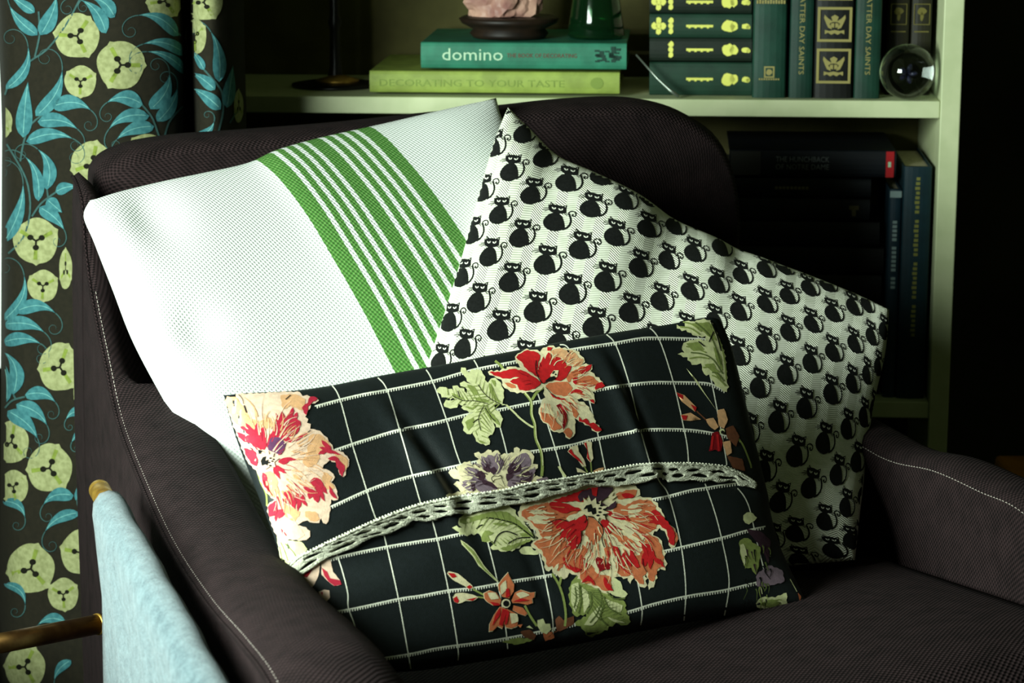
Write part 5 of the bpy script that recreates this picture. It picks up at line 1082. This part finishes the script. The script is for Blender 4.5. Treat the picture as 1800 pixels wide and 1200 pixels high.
streaks('peach', c1, S1, 115, -1.9, 1.6, 46, .4, 1.0, 2.4, 6, 10); streaks('pale', c1, S1, 115, -1.9, 1.6, 40, .35, .95, 2.0, 6, 11); streaks('pink', c1, S1, 110, .6, 1.5, 12, .5, .95, 1.8, 6, 12); streaks('pink', c1, S1, 70, -2.6, .4, 16, .3, .8, 1.6, 6, 13)
S4 = T4([(90, 575), (240, 540), (160, 465), (220, 430), (125, 330), (200, 320), (320, 240), (400, 270), (370, 160), (460, 150), (540, 150), (600, 130), (630, 180), (760, 160), (800, 110), (940, 150), (950, 260), (1000, 290), (955, 400), (1000, 400), (900, 510), (700, 540), (370, 600)])
c4 = T4([(590, 430)])[0]
streaks('cream', c4, S4, 78, -3.5, .3, 38, .4, 1.0, 1.5, 6, 14); streaks('dpurple', c4, S4, 78, -3.4, .2, 34, .25, .9, 1.5, 6, 15); streaks('purple', c4, S4, 78, -3.4, .2, 30, .4, 1.0, 1.8, 6, 16)
# veins on the right-hand leaf and the dark blooms at the lower right corner
for L in ([(150, 100), (210, 115), (270, 160)], [(130, 130), (200, 140), (260, 180)], [(170, 260), (230, 270), (300, 300)], [(190, 340), (250, 330), (320, 340)], [(280, 400), (330, 395), (390, 430)], [(330, 110), (380, 200), (420, 330), (435, 480)], [(340, 450), (380, 470), (430, 520)]): ln('olive', T6(L), 2.4, 4)
for L in ([(320, 230), (350, 160)], [(250, 225), (290, 260)], [(330, 90), (370, 180), (400, 290)]): ln('ink', T6(L), 2, 5)
rr_ = random.Random(5)
for q in range(34):
    x, y = rr_.uniform(170, 420), rr_.uniform(500, 1050); ln(rr_.choice(['dpurple', 'ink', 'dleaf', 'ink', 'olive']), T7([(x, y), (x+rr_.uniform(-10, 20), y+30), (x+rr_.uniform(-20, 40), y+rr_.uniform(60, 110))]), rr_.uniform(1.5, 4), 4, True)

def leafstrokes(axis, w0, n, shape, k, layer, seed, w=1.6):
    rr = random.Random(seed); a = lpr.smooth(axis, 40)
    for q in range(n):
        j = int(4+32*q/n); x, y = a[j]; tx, ty = a[j+2][0]-a[j-2][0], a[j+2][1]-a[j-2][1]; L = math.hypot(tx, ty); tx /= L; ty /= L
        sg = 1 if q % 2 else -1; p = []
        for t in (0, .3, .6, 1):
            u_ = w0*t*rr.uniform(.95, 1.05); X, Y = x-ty*sg*u_-tx*u_*.7, y+tx*sg*u_-ty*u_*.7
            if not inside(X, Y, shape): break
            p.append((X, Y))
        if len(p) >= 3: lpr.line(p, w*rr.uniform(.6, 1.3), PK.index(k), layer, 5, True)
LF1 = T2([(275, 255), (480, 310), (560, 360), (680, 500), (670, 600), (600, 660), (660, 780), (590, 860), (545, 990), (410, 930), (300, 820), (400, 680), (275, 640), (105, 605), (40, 465), (190, 430), (310, 440), (300, 330)])
leafstrokes(T2([(300, 280), (420, 420), (560, 570), (680, 610)]), 26, 22, LF1, 'olive', 5, 1); leafstrokes(T2([(480, 960), (450, 800), (490, 660), (530, 600)]), 22, 18, LF1, 'olive', 5, 2); leafstrokes(T2([(60, 470), (240, 560), (400, 580), (540, 600)]), 18, 18, LF1, 'olive', 5, 3)
LF2 = T4([(140, 900), (230, 790), (520, 720), (730, 700), (930, 930), (990, 1010), (780, 1110), (520, 1100), (430, 990), (260, 970)])
leafstrokes(T4([(180, 900), (480, 800), (760, 860), (970, 1010)]), 22, 22, LF2, 'olive', 4, 4); leafstrokes(T4([(540, 1090), (680, 1060), (800, 1020), (940, 1010)]), 12, 14, LF2, 'olive', 4, 5)
LF3 = T5([(1190, 390), (1310, 430), (1540, 560), (1640, 640), (1690, 760), (1440, 850), (1250, 800), (1170, 640), (1160, 450)])
leafstrokes(T5([(1210, 400), (1230, 540), (1200, 690)]), 14, 16, LF3, 'dleaf', 5, 6, 1.2); leafstrokes(T5([(1400, 470), (1450, 600), (1400, 780)]), 26, 22, LF3, 'dleaf', 5, 7, 1.4); leafstrokes(T5([(1440, 560), (1540, 660), (1670, 760)]), 14, 14, LF3, 'dleaf', 5, 8, 1.2)
lc = finish_cloth('lumbar_cushion', V, F, l_mats, lpr, None, uvs)
tag(lc, 'oblong black floral cushion with cream grid lines and crochet lace trim, lying in front', 'cushion')
# crochet lace: a pierced band sewn along the flap edge, built in the cloth's own plane
bot_px = [(512, 1024), (555, 995), (580, 981), (620, 965), (660, 945), (692, 937), (715, 925), (738, 912), (756, 918), (773, 913), (800, 906), (829, 905), (878, 894), (927, 886), (951, 881), (976, 873), (1004, 866), (1031, 855), (1052, 857), (1087, 857), (1110, 855), (1157, 843), (1168, 848), (1192, 850), (1209, 846), (1231, 851), (1247, 847), (1263, 850), (1287, 848), (1296, 856), (1313, 857), (1325, 862)]
topc = catmull([(a, c, 0) for a, c in lace_top_px], 160); botc = catmull([(a, c, 0) for a, c in bot_px], 160)
topr = [(q.x, q.y) for q in topc]; arcl = [0]
for a, c in zip(topr[:-1], topr[1:]): arcl.append(arcl[-1]+math.hypot(c[0]-a[0], c[1]-a[1]))
def lace_at(s, t):
    q = s*arcl[-1]; j = 0
    lo, hi = 0, len(arcl)-2
    while lo < hi:
        mid = (lo+hi+1)//2
        if arcl[mid] <= q: lo = mid
        else: hi = mid-1
    f = (q-arcl[lo])/(arcl[lo+1]-arcl[lo]); x = topr[lo][0]+(topr[lo+1][0]-topr[lo][0])*f; y = topr[lo][1]+(topr[lo+1][1]-topr[lo][1])*f
    k = min(158, int((lo+f)/159*159)); g = (lo+f)-k; bx = botc[k].x+(botc[min(159, k+1)].x-botc[k].x)*g; by = botc[k].y+(botc[min(159, k+1)].y-botc[k].y)*g
    return x+(bx-x)*t, y+(by-y)*t
LA = arcl[-1]; pitch = 41.0; nst = 190
out = [(k*LA/nst, 8) for k in range(nst+1)]
low = [(k*LA/nst, 40+2.2*math.cos(2*math.pi*((k*LA/nst)-14)/pitch)+random.uniform(-.3, .3)) for k in range(nst+1)]
outer = out+low[::-1]; holes = []
s0 = 22
while s0 < LA-12:
    for (cs, ct_, w, h) in ((s0, 28.5, 13, 4.6), (s0+pitch/2, 16.5, 13, 3.6)):
        if cs+w < LA-3:
            holes.append([(cs+w*math.cos(2*math.pi*k/12)*(1-.15*abs(math.sin(2*math.pi*k/12))), ct_+h*math.sin(2*math.pi*k/12)) for k in range(12)])
    s0 += pitch
pp, tt_ = triangulate(outer, 4.0, holes)
def lace_pt(s, t, up):
    x, y = lace_at(max(0, min(1, s/LA)), t/42)
    h = None
    for dy in (0, 2, 4, -3, -6, 8):
        h = lpr.b.ray_cast(CO, ray(x, y+dy).normalized())
        if h[0] is not None: break
    if h[0] is None: return None
    r = ray(x, y); return CO+r*((h[0]-CO).length/r.length)+nn*up
lv = []; okv = []
for p in pp:
    q = lace_pt(p[0], p[1], .0028+.0008*math.sin(p[0]*.9)*math.sin(p[1]*.8)); okv.append(q is not None); lv.append(q or Vector((0, 0, 0)))
tt_ = [t for t in tt_ if all(okv[i] for i in t)]
used = sorted({i for t in tt_ for i in t}); rm = {a: k for k, a in enumerate(used)}
lv = [lv[i] for i in used]; tt_ = [tuple(rm[i] for i in t) for t in tt_]
tt_ = [t if (lv[t[1]]-lv[t[0]]).cross(lv[t[2]]-lv[t[0]]).dot(nn) > 0 else t[::-1] for t in tt_]
lace_m = varied('cream_crochet_cotton', (226, 226, 204), (198, 200, 176), 350, .95, .0009, 900)
lo = mesh('lace_trim', lv, tt_, lace_m, lc, True); lo['label'] = 'cream crochet lace trim with oval holes'
md = lo.modifiers.new('thick', 'SOLIDIFY'); md.thickness = .0016; md.offset = 0
# picot cord: row of small bobbles and a twisted cord along the top of the lace
b = MB(); s = 2; k = 0
cord = []
while s < LA-2:
    q = lace_pt(s, 5+.8*math.sin(k*1.9), .0028)
    if q: cord.append(q)
    s += 2.4; k += 1
b.tube(cord, [.0011+.0005*(i % 2) for i in range(len(cord))], 6)
s = 1
while s < LA-2:
    q = lace_pt(s, 1.2, .0022)
    if q: b.tube([q-nn*.0006, q-nn*.0003, q+nn*.0009], [.0004, .00125, .0004], 6)
    s += 5.6
# ribbing threads over the lower scallops
s = 1
while s < LA-1:
    a = lace_pt(s, 34.5, .0034); c = lace_pt(s+.6, 39.5, .0032)
    if a and c: b.tube([a, c], .00055, 4, 0, False)
    s += 2.6
b.build('cord', lace_m, lo)
print('TRIS', sum(len(o.data.polygons) for o in bpy.data.objects if o.type == 'MESH'))
